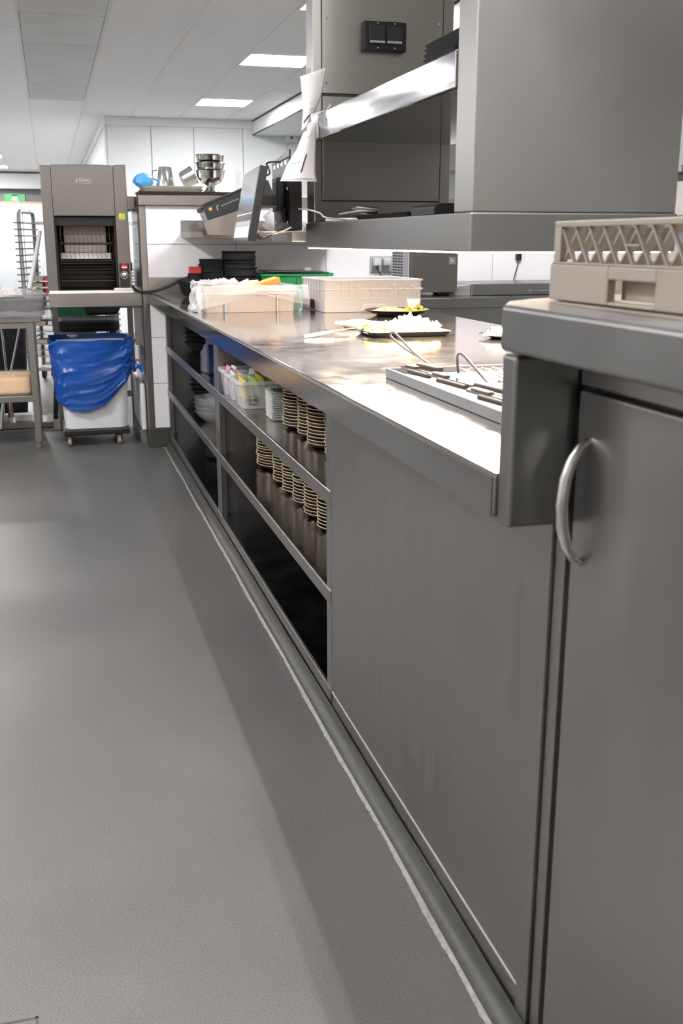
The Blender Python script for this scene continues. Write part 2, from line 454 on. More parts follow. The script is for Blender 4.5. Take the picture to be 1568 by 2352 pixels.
def shelf_unit(y0, y1, label):
    t = thing('shelf_cabinet', label, 'cabinet', ((X1+1.45)/2, (y0+y1)/2, .05), 'open shelf cabinets under the pass worktop')
    B('side_panel', 'steel_front', t, X1+.02, 1.02, y0+.002, y0+.014, .075, .842, .001)
    B('side_panel', 'steel_front', t, X1+.02, 1.02, y1-.014, y1-.002, .075, .842, .001)
    B('back_panel', 'steel_shelf', t, 1.02, 1.03, y0+.002, y1-.002, .075, .842, .001)
    B('stile', 'steel_front', t, X1, X1+.025, y0+.001, y0+.048, .076, .842, .002)
    B('stile', 'steel_front', t, X1, X1+.025, y1-.048, y1-.001, .076, .842, .002)
    for z in (.345, .60):
        s = MB().box(X1+.004, 1.02, y0+.015, y1-.015, z-.012, z).build('shelf', 'steel_shelf', t, .001)
        B('shelf_lip', 'steel_front', s, X1-.003, X1+.004, y0+.002, y1-.002, z-.038, z+.001, .003, 3)
    s = MB().box(X1+.004, 1.02, y0+.015, y1-.015, .068, .080).build('shelf', 'steel_shelf', t, .001)
    B('shelf_lip', 'steel_front', s, X1-.003, X1+.004, y0+.002, y1-.002, .045, .081, .003, 3)
    B('plinth', 'steel_front', t, X1+.004, 1.03, y0+.002, y1-.002, .002, .066, .001)
    return t
shelf_unit(4.15, YW-.012, 'open steel shelf cabinet nearest the tiled wall, holding glass bowls')
shelf_unit(2.33, 4.146, 'open steel shelf cabinet full of stacked brown plates')
# closed unit
t = thing('closed_cabinet', 'closed stainless cabinet front between plate shelves and tall cabinet', 'cabinet', (1.0, 1.77, 0))
B('body', 'steel_front', t, X1+.012, 1.03, 1.225, 2.325, .002, .842, .001)
B('front_panel', 'steel_front', t, X1, X1+.010, 1.222, 2.327, .078, .842, .0015)
B('kick_panel', 'steel_front', t, X1+.001, X1+.012, 1.222, 2.327, .006, .074, .001)
B('seam_strip', 'seam_glint', t, X1-.001, X1+.006, 1.222, 2.327, .0742, .0775, 0)
t = thing('rear_cabinet', 'steel cabinets on the far side of the pass counter', 'cabinet', (1.25, 3.6, 0))
B('body', 'steel_front', t, 1.035, 1.46, 1.185, YW-.012, .08, .842, .002)
B('plinth', 'steel_front', t, 1.05, 1.42, 1.185, YW-.012, .0, .08, .001)
# coving between floor and counter
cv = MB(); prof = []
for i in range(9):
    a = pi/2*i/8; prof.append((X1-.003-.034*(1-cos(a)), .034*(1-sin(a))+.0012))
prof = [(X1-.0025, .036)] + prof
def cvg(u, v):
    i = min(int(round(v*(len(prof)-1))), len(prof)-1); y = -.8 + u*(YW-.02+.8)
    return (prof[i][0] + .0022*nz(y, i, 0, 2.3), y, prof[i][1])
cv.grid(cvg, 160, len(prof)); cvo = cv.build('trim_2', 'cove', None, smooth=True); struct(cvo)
ed = MB()
def edg(u, v):
    y = -.8 + u*(YW-.02+.8); wd = .009+.004*nz(y, 3.3, 0, 9)+.003*nz(y, 1.3, 0, 60)
    return (X1-.032-v*wd+.003*nz(y, 7, 0, 2), y, .0032*(1-v)+.0006)
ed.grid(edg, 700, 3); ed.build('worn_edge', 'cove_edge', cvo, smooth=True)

# ================================================================== TALL CABINET (foreground right)
tc = thing('tall_cabinet', 'tall stainless cabinet with bow handle in the right foreground', 'cabinet', (1.05, .3, 0))
B('body', 'steel_front', tc, X1+.02, 1.48, -.9, 1.178, .002, 1.052, .002)
B('stile', 'steel_front', tc, X1-.002, X1+.02, 1.184, 1.2215, .004, .841, .001)
B('stile', 'steel_front', tc, X1+.003, X1+.02, 1.154, 1.182, .004, 1.052, .0015)
B('top_rail', 'steel_front', tc, X1+.002, X1+.02, -.9, 1.137, 1.018, 1.052, .002)
dr = B('door', 'steel_door', tc, X1-.004, X1+.014, .42, 1.128, .05, 1.013, .003)
B('door', 'steel_door', tc, X1-.004, X1+.014, -.88, .414, .05, 1.013, .003)
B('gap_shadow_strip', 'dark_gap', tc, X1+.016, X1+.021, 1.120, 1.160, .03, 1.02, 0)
hp = [(X1-.004, .955), (X1-.016, .947), (X1-.026, .930), (X1-.033, .908), (X1-.036, .877), (X1-.033, .846), (X1-.026, .823), (X1-.016, .806), (X1-.004, .798)]
MB().tube([(x, 1.098, z) for x, z in hp], [.0045,.006,.0072,.0078,.008,.0078,.0072,.006,.0045], 12).build('handle', 'satin_bar', dr, smooth=True)
outl = [(X0+.006, 1.188), (.575, 1.262), (.63, 1.31), (.68, 1.335), (1.50, 1.335), (1.50, -.95), (X0+.006, -.95)]
MB().extr_z(outl, 1.056, 1.113).build('worktop', 'steel', tc, .006, seg=3)
B('end_guard', 'steel', tc, .534, .626, 1.142, 1.1795, .838, 1.0545, .005, 3)

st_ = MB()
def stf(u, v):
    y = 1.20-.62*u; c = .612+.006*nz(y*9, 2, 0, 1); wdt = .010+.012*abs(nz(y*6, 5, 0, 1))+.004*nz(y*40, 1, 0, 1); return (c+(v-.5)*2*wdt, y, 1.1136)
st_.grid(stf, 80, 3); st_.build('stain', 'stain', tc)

# ================================================================== GANTRY
GX0, GX1, GY0_, GY1 = .850, 1.338, 2.060, 3.520
g = thing('heated_gantry', 'two tier stainless heated gantry standing over the pass counter', 'gantry', (1.09, 2.8, .90))
B('lower_shelf', 'steel_fascia', g, GX0, GX1, GY0_, GY1, 1.166, 1.247, .004)
c1 = B('column', 'steel_hood', g, GX0+.004, GX1-.002, 2.066, 2.168, 1.2475, 2.694, .003)
c2 = B('column', 'steel_hood', g, GX0+.004, GX1-.008, 3.420, 3.516, 1.2475, 2.694, .003)
us = B('upper_shelf', 'steel_lip', g, GX0, GX1-.01, 2.169, 3.419, 1.500, 1.578, .004)
for z0, z1 in ((1.318, 1.640), (1.648, 2.25)):
    B('groove', 'dark_gap', c2, .880, 1.294, 3.4185, 3.4205, z0-.004, z1+.004, 0)
    B('access_panel', 'steel_hood', c2, .8835, 1.2905, 3.4155, 3.4195, z0, z1, .001, 1)
sc = MB().lathe([(0,-.003),(.0035,-.0025),(.0045,0)], (0,0,0), 10, axis='y').build('screw', 'chrome', c2, local=True, smooth=True)
first = True
for x in (.897, 1.277):
    for z in (1.345, 1.60, 1.68, 1.87):
        o = sc if first else sc.copy()
        if not first: COL.objects.link(o); o.parent = c2
        first = False; o.location = Vector((x, 3.4155, z)) - ORG[g.name]
a, b = aty(831, 50, 3.41), aty(927, 123, 3.41)
sb = B('socket_box', 'black_plastic', g, a.x, b.x, 3.385, 3.4185, b.z, a.z, .003)
mw = (b.x-a.x)
for i in range(2):
    xx = a.x + mw*(.12+.40*i)
    B('socket_flap', 'case_black', sb, xx, xx+mw*.36, 3.378, 3.386, b.z+.028, a.z-.012, .003)
    B('flap_edge', 'case_grey', sb, xx+.001, xx+mw*.36-.001, 3.374, 3.382, b.z+.022, b.z+.029, .001)
    for z in (b.z+.009, a.z-.006):
        MB().lathe([(0,-.002),(.0028,-.0015),(.003,0)], (xx+mw*.2, 3.3848, z), 8, axis='y').build('screw', 'chrome', sb, smooth=True)
B('heat_panel', 'heat_glow', g, GX0+.006, GX1-.006, GY0_+.006, GY1-.006, 1.1630, 1.1665, 0)
B('bracket_arm', 'steel_hood', g, .80, .87, 3.522, 3.86, 1.185, 1.2195, .003)

# ================================================================== MONITOR AND BRACKET
m_ = thing('order_monitor', 'flat black framed order screen facing the aisle beyond the gantry', 'monitor', (.66, 3.62, 1.19))
nb, nt_, fb, ft = Vector((.626,3.40,1.189)), Vector((.672,3.40,1.424)), Vector((.658,3.87,1.188)), Vector((.708,3.87,1.424))
nrm = (fb-nb).cross(nt_-nb).normalized()
if nrm.x > 0: nrm = -nrm
bk = -nrm*.026
MB().prism([nb, nt_, ft, fb], [nb+bk, nt_+bk, ft+bk, fb+bk]).build('housing', 'black_plastic', m_, .002)
def on(u, v, e=.0008): return nb + (fb-nb)*u + (nt_-nb)*v + nrm*e
def quadp(name, m, u0, u1, v0, v1, e=.0008, par=m_):
    return MB().prism([on(u0,v0,e),on(u1,v0,e),on(u1,v1,e),on(u0,v1,e)], [on(u0,v0,0),on(u1,v0,0),on(u1,v1,0),on(u0,v1,0)]).build(name, m, par)
quadp('screen', 'screen_off', .025, .975, .04, .965)
quadp('screen_band', 'screen_dark', .03, .97, .385, .40, .0014)
quadp('screen_band', 'paper', .03, .97, .365, .380, .0014)
quadp('screen_band', 'screen_dark', .03, .97, .28, .352, .0014)
quadp('screen_window', 'paper', .03, .97, .045, .20, .0014)
quadp('screen_window', 'case_grey', .03, .97, .205, .275, .0014)
MB().box(.70, .771, 3.60, 3.66, 1.30, 1.34).build('mount_arm', 'black_plastic', m_, .004)

br = thing('mounting_bracket', 'black slotted steel bracket plate holding the order screen', 'bracket', (.80, 3.7, 1.22))
bx0, bx1 = .80, .845
slots = MB()
slots.extr_x([(3.55, 1.222), (3.80, 1.222), (3.83, 1.445), (3.83, 1.45), (3.55, 1.462)], bx0, bx1)
pl = slots.build('plate', 'black_plastic', br, .004)
MB().extr_x([(3.545,1.463),(3.835,1.451),(3.835,1.458),(3.545,1.486)], bx0, bx0+.006).build('top_flange', 'black_plastic', br, .001)
for i in range(4): B('slot', 'white_plastic', br, bx0-.0012, bx0+.002, 3.585+.06*i, 3.615+.06*i, 1.440-.0015*i, 1.455-.002*i, 0)
B('hinge', 'black_plastic', br, .772, .80, 3.62, 3.70, 1.285, 1.40, .004)
B('hinge', 'black_plastic', br, .785, .80, 3.60, 3.66, 1.25, 1.30, .004)
for y, z in ((3.58,1.25),(3.76,1.25),(3.60,1.42),(3.74,1.35),(3.58,1.36)):
    MB().lathe([(0,-.004),(.005,-.003),(.006,0)], (bx0, y, z), 10, axis='x').build('bolt', 'chrome', br, smooth=True)

def cable(name, label, pts, r, m, group=None):
    # catmull-rom through points
    P = [Vector(p) for p in pts]; P = [P[0]] + P + [P[-1]]; out = []
    for i in range(1, len(P)-2):
        for k in range(8):
            t = k/8; a, b_, c, d = P[i-1], P[i], P[i+1], P[i+2]
            out.append(.5*((2*b_)+(c-a)*t+(2*a-5*b_+4*c-d)*t*t+(3*b_-a-3*c+d)*t*t*t))
    out.append(P[-2])
    return tag(MB().tube(out, r, 8).build(name, m, smooth=True), label, 'cable', group)
cable('cable', 'pale cable looping from the order screen to the gantry end', [aty(585,520,3.62), aty(600,534,3.6), aty(625,537,3.55), aty(650,530,3.54), aty(668,522,3.53)], .003, 'cable_warm')
cable('cable', 'thin dark cable with plug box hanging under the order screen', [aty(592,536,3.60), aty(598,545,3.6), aty(606,548,3.58), aty(625,540,3.56), aty(655,520,3.56)], .002, 'black_plastic')
tag(MB().obox(aty(590,545,3.60), .034, .02, .014, Matrix.Rotation(radians(18), 3, 'Y')).build('plug_box', 'black_plastic', bevel=.002), 'small dark adapter hanging below the order screen', 'adapter')
cable('cable', 'thin black cable arching over the top of the order screen', [aty(598,405,3.60), aty(618,400,3.6), aty(616,385,3.62), aty(612,376,3.62), aty(625,372,3.62), aty(645,372,3.60)], .003, 'black_plastic')
cable('cable', 'grey wire loop lying on the lower gantry shelf end', [aty(686,480,3.47), aty(710,482,3.36), aty(735,490,3.30), aty(750,500,3.25), Vector((.93, 3.22, 1.251))], .0028, 'case_grey')

# order slips taped to the far column
def sheet(name, label, rowsuv, Y0, curl, m='paper', cat='paper'):
    # rows of (left uv, right uv) pixel anchors from top to bottom at the depth of the column
    n = len(rowsuv); mb = MB()
    def fn(u, v):
        f = v*(n-1); i = min(int(f), n-2); t = f-i
        L = [rowsuv[i][0][k]*(1-t)+rowsuv[i+1][0][k]*t for k in (0,1)]
        R = [rowsuv[i][1][k]*(1-t)+rowsuv[i+1][1][k]*t for k in (0,1)]
        px = [L[k]*(1-u)+R[k]*u for k in (0,1)]
        p = aty(px[0], px[1], Y0 + curl(u, v)); return p
    mb.grid(fn, 14, 22)
    return tag(mb.build(name, m, smooth=True, thick=.0006), label, cat), fn
p1, f1 = sheet('order_slip', 'upper curled white order slip taped to the gantry column', [((689,176),(750,154)),((694,230),(738,218)),((695,262),(724,254)),((692,302),(716,276))], 3.385, lambda u, v: .02*sin(u*pi)*-1+.05*(1-u)*(1-u)*0)
p2, f2 = sheet('order_slip', 'lower white order slip with dark pen stroke hanging from the gantry', [((697,303),(726,290)),((680,345),(725,330)),((660,375),(724,370)),((650,400),(724,398)),((643,416),(728,417))], 3.355, lambda u, v: -.03*sin(u*pi)-.02*v)
def mark(fn, a, b, wd, par, n=6):
    org = []
    for i in range(n):
        t = i/(n-1); u = a[0]*(1-t)+b[0]*t; v = a[1]*(1-t)+b[1]*t; org.append(fn(u, v)+Vector((-.0002,-.0012,0)))
    MB().tube(org, wd, 5).build('pen_mark', 'ink', par)
mark(f2, (.62,.38), (.55,.72), .0022, p2); mark(f1, (.18,.86), (.62,.74), .0022, p1)
for (a, b) in (((.3,.12),(.75,.10)), ((.2,.52),(.5,.50)), ((.4,.92),(.9,.91)), ((.1,.96),(.95,.95))): mark(f2, a, b, .0004, p2)
for (a, b) in (((.5,.62),(.85,.6)), ((.4,.45),(.6,.44))): mark(f1, a, b, .0004, p1)
tag(MB().prism([aty(702,160,3.372),aty(714,154,3.372),aty(714,170,3.372),aty(702,176,3.372)], [aty(702,160,3.374),aty(714,154,3.374),aty(714,170,3.374),aty(702,176,3.374)]).build('tape_strip', 'case_grey'), 'grey tape strip at the top of the upper order slip', 'tape')
cl = MB()
def clf(u, v):
    q = aty(712+46*u, 262-12*u + (22*(1-u)+4)*v*2.0 - 14*v*u*1.5, 3.352); return q + Vector((0, -.014*sin(v*pi), 0))
cl.grid(clf, 10, 8); tag(cl.build('torn_tape', 'film_thick', smooth=True, thick=.0005), 'torn grey tape wrapped around the upper shelf corner', 'tape')

# ================================================================== THINGS ON THE GANTRY
def black_tray(name, label, x0, x1, y0, y1, z, h, cat='tray', group=None, m='black_plastic', flare=.008):
    mb = tub(MB(), x0, x1, y0, y1, z, z+h, .012, flare, .003); return tag(mb.build(name, m, bevel=0), label, cat, group)
a = aty(985, 130, 2.35)
for i in range(4):
    black_tray('black_tray', ['lowest', 'second', 'third', 'topmost'][i] + ' black plastic tray stacked on the upper gantry shelf', .862+.006*i, 1.08+.006*i, 2.20, 2.42+.012*i, 1.579+.013*i, .012, group='black trays on the upper gantry shelf')
bb = tag(MB().extr_y([(0,0),(.13,0),(.135,.006),(.125,.030),(.02,.030),(0,.022)], 0, .17).build('black_pouch', 'black_rubber', None, .005), 'soft black pouch lying on the lower gantry shelf', 'pouch')
bb.location = (.975, 2.52, 1.248)
tag(tub(MB(), .90, 1.18, 2.62, 3.12, 1.2480, 1.262, .02, .012, .003).build('flat_pan', 'black_plastic'), 'long flat black pan on the lower gantry shelf', 'pan')
tg = thing('serving_tongs', 'pale steel serving tongs on the lower gantry shelf', 'tongs', (.9, 3.2, 1.263))
for s in (0, 1):
    MB().tube([Vector((.875+.05*s, 3.19+.02*s, 1.268+.016*s)), Vector((.93, 3.17, 1.276+.012*s)), Vector((.99, 3.15, 1.276+.004*s))], [.0035,.006,.008], 8).build('arm', 'satin_bar', tg, smooth=True)
tag(MB().tube([(.865,3.30,1.253),(.90,3.25,1.253),(.96,3.17,1.254)], [.005,.006,.004], 10).build('white_stick', 'white_plastic', smooth=True), 'white plastic rod resting along the lower gantry shelf edge', 'rod')

# ================================================================== DISH RACK ON TALL CABINET
rk = thing('dish_rack', 'beige plastic dish rack with diamond lattice on the tall cabinet', 'rack', (.88, .98, 1.114))
rx, ry0, ry1 = .640, .70, 1.272
zb, zm, zt = 1.114, 1.160, 1.214
def ring(mb, x0, x1, y0, y1, z0, z1, t):
    mb.box(x0, x0+t, y0, y1, z0, z1); mb.box(x1-t, x1, y0, y1, z0, z1); mb.box(x0+t, x1-t, y0, y0+t, z0, z1); mb.box(x0+t, x1-t, y1-t, y1, z0, z1)
base = MB(); ex = rx+.49
hz0, hz1, hy0, hy1 = 1.1185, 1.1445, 1.018, 1.121
base.box(rx, rx+.012, ry0, hy0, zb, zm); base.box(rx, rx+.012, hy1, ry1, zb, zm); base.box(rx, rx+.012, hy0, hy1, hz1, zm); base.box(rx, rx+.012, hy0, hy1, zb, hz0)
base.box(ex-.012, ex, ry0, ry1, zb, zm); base.box(rx+.012, ex-.012, ry0, ry0+.012, zb, zm); base.box(rx+.012, ex-.012, ry1-.012, ry1, zb, zm)
base.box(rx+.012, ex-.012, ry0+.012, ry1-.012, zb, zb+.006)
base.build('base', 'crate_beige', rk, .002)
B('hand_recess', 'crate_beige', rk, rx+.026, rx+.030, hy0-.01, hy1+.01, hz0-.003, hz1+.004, 0)
up = MB(); yy1 = ry1-.004
ring(up, rx+.002, ex-.002, ry0+.004, yy1, zt-.0075, zt, .012)
ring(up, rx+.001, ex-.001, ry0+.002, yy1+.002, zm, zm+.003, .012)
for x0 in (rx+.002, ex-.014):
    for y0 in (ry0+.004, yy1-.018): up.box(x0, x0+.012, y0, y0+.018, zm+.003, zt-.007)
up.build('extender_frame', 'crate_beige', rk, .0015)
# lattice of slanted bars, each a bar
def bar(p, q, wy, x0, x1, wz=0):
    return MB().prism([(x0,p[0]-wy,p[1]),(x0,p[0]+wy,p[1]),(x0,q[0]+wy,q[1]),(x0,q[0]-wy,q[1])], [(x1,p[0]-wy,p[1]),(x1,p[0]+wy,p[1]),(x1,q[0]+wy,q[1]),(x1,q[0]-wy,q[1])])
nb_ = 15; step = (yy1-.018-ry0-.02)/nb_; lz0, lz1 = zm+.003, zt-.0075
def clip_bar(y, sg, lo, hi):
    # bar from (y, lz0) to (y + sg*step, lz1) cut at the frame posts
    pts = []
    for t in (0., 1.): pts.append((y+sg*step*t, lz0+(lz1-lz0)*t))
    def cut(a, b, lim):
        f = (lim-a[0])/(b[0]-a[0]); return (lim, a[1]+(b[1]-a[1])*f)
    a, b = pts
    if max(a[0], b[0]) <= lo or min(a[0], b[0]) >= hi: return None
    if a[0] > hi: a = cut(b, a, hi)
    if b[0] > hi: b = cut(a, b, hi)
    if a[0] < lo: a = cut(b, a, lo)
    if b[0] < lo: b = cut(a, b, lo)
    return a, b
for sg in (-1, 1):
    for k_ in range(-2, nb_+3):
        cb = clip_bar(ry0+.022+step*k_, sg, ry0+.022, yy1-.018)
        if not cb or abs(cb[0][1]-cb[1][1]) < .004: continue
        xa, xb = (rx+.004, rx+.0085) if sg > 0 else (rx+.0087, rx+.020)
        bar(cb[0], cb[1], .0017, xa, xb).build('lattice_bar', 'crate_beige', rk)
for x in (ex-.017,):
    o = B('lattice_panel', 'crate_beige', rk, x, x+.003, ry0+.02, yy1-.02, lz0, lz1, 0)
B('lattice_tie', 'crate_beige', rk, rx+.003, rx+.012, ry0+.022+step*9.6, ry0+.022+step*10.4, (lz0+lz1)/2-.001, (lz0+lz1)/2+.001, 0)

# ================================================================== PLATES UNDER THE COUNTER
ORD = ['first','second','third','fourth','fifth','sixth','seventh','eighth','ninth','tenth','eleventh','twelfth','thirteenth','fourteenth','fifteenth','sixteenth','seventeenth']
def plate_mesh(r, h):
    mb = MB()
    mb.lathe([(0,.0025),(r*.55,.0025),(r*.57,0),(r*.72,0),(r*.78,.0015),(r*.93,h*.40),(r*.985,h-.0022)], seg=26, mi=0)
    mb.lathe([(r*.985,h-.0022),(r,h-.0018),(r,h-.0004),(r*.975,h),(r*.955,h-.001)], seg=26, mi=1)
    mb.lathe([(r*.955,h-.001),(r*.70,.006),(0,.005)], seg=26, mi=0)
    return mb
def stack(x, y, z, n, r, pitch, h, where, name='plate', group='brown glazed plates stacked on the open shelves'):
    src = None
    for i in range(n):
        jx, jy = random.uniform(-.002,.002), random.uniform(-.002,.002)
        if i == 0: tier = 'lowest'
        elif i == n-1: tier = 'topmost'
        else: tier = f'{ORD[i]} from below'
        lab = f'brown plate, {tier} in {where}'
        if src is None:
            o = plate_mesh(r, h).build(name, ['plate_brown', 'plate_cream'], smooth=True); o.location = (x, y, z); src = o; tag(o, lab, 'plate', group)
        else:
            o = src.copy(); COL.objects.link(o); o.location = (x+jx, y+jy, z+pitch*i); o['label'] = lab
        o.rotation_euler = (0, 0, random.uniform(0, 6))
P_R = .0795
for i, y in enumerate((3.215, 3.05, 2.885, 2.715)):
    stack(.775+.01*(i % 2), y, .6005, 17, P_R, .0102, .0165, ['the upper shelf stack beside the white dishes', 'the second upper shelf stack', 'the third upper shelf stack', 'the upper shelf stack nearest the steel front'][i])
stack(.82, 3.80, .3455, 11, .105, .0104, .018, 'the wide lower shelf stack')
for i, y in enumerate((3.53, 3.37, 3.21, 3.045, 2.88, 2.71)):
    stack(.80, y, .3455, 12 if i < 5 else 11, .077, .0108, .016, ['the lower shelf stack beside the wide one', 'the second small lower shelf stack', 'the third small lower shelf stack', 'the fourth small lower shelf stack', 'the fifth small lower shelf stack', 'the lower shelf stack nearest the steel front'][i])
# white rectangular dishes
dm = None
for i in range(16):
    lab = 'white square dish, ' + ('lowest' if i == 0 else 'topmost, with a dark inside' if i == 15 else f'{ORD[i]} from below') + ' in the stack beside the tubs'
    mb = MB()
    if dm is None or i == 15:
        tub(mb, .684, .834, 3.335, 3.475, .601+.006*i, .601+.006*i+.0065, .022, .013, .0025)
        if i == 15: mb.extr_z(rrect(.699,.819,3.350,3.460,.014), .601+.006*i+.004, .601+.006*i+.0055, 1)
        o = mb.build('square_dish', ['plate_white', 'slate_top'], bevel=.0012, seg=1); tag(o, lab, 'dish', 'white square dishes on the upper shelf')
        if dm is None: dm = o
    else:
        o = dm.copy(); COL.objects.link(o); o.location = dm.location + Vector((random.uniform(-.0015,.0015), random.uniform(-.0015,.0015), .006*i)); o['label'] = lab

# tea tubs
def tea_tub(y0, y1, label, cols, logo=False):
    x0, x1 = .624, .85
    t = thing('tea_tub', label, 'tub', ((x0+x1)/2, (y0+y1)/2, .601), 'clear plastic tubs on the upper shelf')
    tub(MB(), x0, x1, y0, y1, .601, .695, .022, .012, .003).build('body', 'clear_plastic', t, smooth=True)
    rim = MB(); R1 = rrect(x0-.006, x1+.006, y0-.006, y1+.006, .026); R2 = rrect(x0+.004, x1-.004, y0+.004, y1-.004, .018)
    k = len(R1); rim.add([(x,y,.690) for x,y in R1]+[(x,y,.702) for x,y in R1]+[(x,y,.702) for x,y in R2]+[(x,y,.690) for x,y in R2], [(q*k+i, q*k+(i+1)%k, ((q+1)%4)*k+(i+1)%k, ((q+1)%4)*k+i) for q in range(4) for i in range(k)])
    rim.build('rim', 'film_thick', t)
    n = 9
    for i in range(n):
        x = x0+.026+(x1-x0-.05)*i/(n-1); m = cols[i % len(cols)]
        R = Matrix.Rotation(random.uniform(-.25,.25), 3, 'Y') @ Matrix.Rotation(random.uniform(-.1,.1), 3, 'X')
        MB().obox((x, (y0+y1)/2, .655+random.uniform(-.01,.025)), .006, (y1-y0)*.72, .07, R).build('tea_packet', m, t, .001, 1)
    if logo:
        f = MB()
        q_ = aty(582, 920, y0); cx, cz, h = q_.x, q_.z, .0155
        for a in ((cx-h,cx+h,cz+h-.001,cz+h),(cx-h,cx+h,cz-h,cz-h+.001),(cx-h,cx-h+.001,cz-h,cz+h),(cx+h-.001,cx+h,cz-h,cz+h)):
            f.box(a[0],a[1],y0+.0045,y0+.0055,a[2],a[3])
        f.build('label_frame', 'ink', t)
        text_mesh('lettering', 'Valk', .017, basis((1,0,0),(0,0,1),(cx, y0+.0044, cz+.001)), 'ink', t)
        text_mesh('lettering', 'vvvvv', .007, basis((1,0,0),(0,0,1),(cx, y0+.0044, cz-.0125)), 'ink', t)
tea_tub(3.605, 3.80, 'clear tub with framed lettering and yellow tea packets', ['tea_yellow', 'tea_yellow', 'salad_green', 'tea_yellow'], True)
tea_tub(3.815, 3.95, 'second clear tub with pale and yellow tea packets', ['paper', 'tea_yellow', 'tea_red'])
tea_tub(3.965, 4.09, 'rearmost clear tub with pink and white tea packets by the cabinet divider', ['tea_pink', 'paper', 'paper'])
for o_ in (): pass

# black pans and glass in the far bay
def bowl(name, label, x, y, z, r, h, m='black_matte', cat='bowl', group=None, tilt=0, wob=0., prof=None, seg=30, base=.55):
    mb = MB(); wf_ = (lambda a, zz: 1+wob*sin(6*a)) if wob else None
    pr = prof or [(0,0),(r*base,0),(r*(base+.18),h*.25),(r*.93,h*.8),(r,h),(r*.985,h+.002),(r*.95,h),(r*.86,h*.72),(r*base*.95,.004),(0,.004)]
    mb.lathe(pr, seg=seg, wob=wf_); o = mb.build(name, m, smooth=True); o.location = (x, y, z); o.rotation_euler = (tilt, tilt*.4, 0)
    return tag(o, label, cat, group)
for i in range(6): bowl('black_bowl', ['lowest', 'second', 'third', 'fourth', 'fifth', 'topmost'][i]+' black bowl stacked on the upper shelf by the tiled wall', .80+.004*(i%2), 5.72, .601+.026*i, .115, .045, group='black bowls on the far upper shelf')
for i in range(6): bowl('black_bowl', ['lowest', 'second', 'third', 'fourth', 'fifth', 'topmost'][i]+' black bowl stacked on the middle shelf by the tiled wall', .82-.005*(i%2), 5.66, .3465+.027*i, .115, .045, group='black bowls on the far middle shelf')
for i in range(4): bowl('black_tub', ['lowest', 'second', 'third', 'topmost'][i]+' black tub stacked on the bottom shelf by the tiled wall', .83, 5.30, .0815+.03*i, .11, .06, cat='tub', group='black tubs on the far bottom shelf', base=.75)
for i in range(3): bowl('black_bowl', ['lowest', 'middle', 'topmost'][i]+' black bowl behind the bagged bottles on the upper shelf', .86, 5.10, .601+.03*i, .11, .05, group='black bowls behind the bagged bottles')
# glass bowls nested, leaning
for i in range(4):
    def wob(a, z): return 1+.05*sin(10*a)
    r = .115; h = .055
    pr = [(0,.006),(r*.45,0),(r*.55,.004),(r*.8,h*.5),(r,h),(r*.97,h+.002),(r*.78,h*.62),(r*.5,.012),(0,.012)]
    mb = MB().lathe(pr, seg=40, wob=wob); o = mb.build('glass_bowl', 'glass_clear', smooth=True)
    o.location = (.735, 4.86+.002*i, .3475+.021*i); o.rotation_euler = (0, 0, .2*i)
    tag(o, ['lowest', 'second', 'third', 'topmost'][i]+' fluted glass bowl nested on the middle shelf', 'bowl', 'fluted glass bowls on the middle shelf')
# bagged bottles
bgt = thing('bagged_pack', 'clear plastic bag with dark blue packs on the far upper shelf', 'bag', (.70, 4.70, .601))
for i in range(3):
    MB().obox((.675+.035*i, 4.66+.05*i, .668), .03, .05, .13, Matrix.Rotation(.12*(i-1), 3, 'X')).build('blue_pack', 'blue_dark', bgt, .004)
def bagf(u, v):
    a = 2*pi*u; r = (.062+.012*sin(3*a))*(1-.55*v**3)+.014*nz(cos(a)*2, sin(a)*2, v*3, 2)
    return (max(.628, .715+r*cos(a)*1.1), 4.71+r*sin(a)*1.4, .603+.17*v+.01*nz(cos(a), v*4, 2, 3))
MB().grid(bagf, 30, 14, wrap=True).build('bag', 'film', bgt, smooth=True)

# ================================================================== THINGS ON THE COUNTER
# crate wrapped in film
cr = thing('wrapped_crate', 'pale plastic crate wrapped in clear film on the counter', 'crate', (.79, 4.42, .90))
tub(MB(), .600, .985, 4.27, 4.58, .9005, 1.005, .012, .008, .005).build('crate', 'crate_pale', cr)
B('crate_band', 'crate_pale', cr, .60, .985, 4.262, 4.272, .972, .982, .001)
B('crate_band', 'crate_pale', cr, .86, .985, 4.264, 4.272, .985, 1.004, .001)
B('crate_rib', 'crate_pale', cr, .902, .908, 4.262, 4.276, .902, .975, .001)
B('dark_strip', 'case_grey', cr, .682, .692, 4.262, 4.276, .902, .935, .001)
def wrapf(u, v):
    # film draped over the front rim: u along X, v downwards/outside
    x = .575+.46*u; hang = .10*(.35+.65*abs(u-.55)*1.7) ; z = 1.012 - v*hang + .006*nz(x*20, v*6, 0, 1)
    bulge = .03+.02*nz(x*9, v*3, 1., 1); y = 4.262 - .022*sin(v*pi*.8)-bulge*.5*v
    if u < .12: x -= .012*sin(v*pi)*(1-u/.12)
    return (x, y, z)
MB().grid(wrapf, 40, 14).build('film_front', 'film_mid', cr, smooth=True)
def wrapl(u, v):
    a = u*pi*.9+pi*.55; r = .03+.016*nz(u*7, v*5, 3, 1)+.01*sin(u*22)*v
    return (.60-.012-.028*v*abs(sin(u*3.0))+.012*nz(u*9,v*5,2,1), 4.25+.34*u, max(.9012, 1.014-.113*v+.006*nz(u*12, v*7, 5, 1)))
MB().grid(wrapl, 30, 14).build('film_side', 'film_thick', cr, smooth=True)
def wrapr(u, v): return (.99+.02*sin(v*2.6)+.012*nz(u*9,v*5,8,1), 4.25+.34*u, max(.9012, 1.010-.109*v+.004*nz(u*12,v*7,5,1)))
MB().grid(wrapr, 24, 12).build('film_side', 'film_thick', cr, smooth=True)
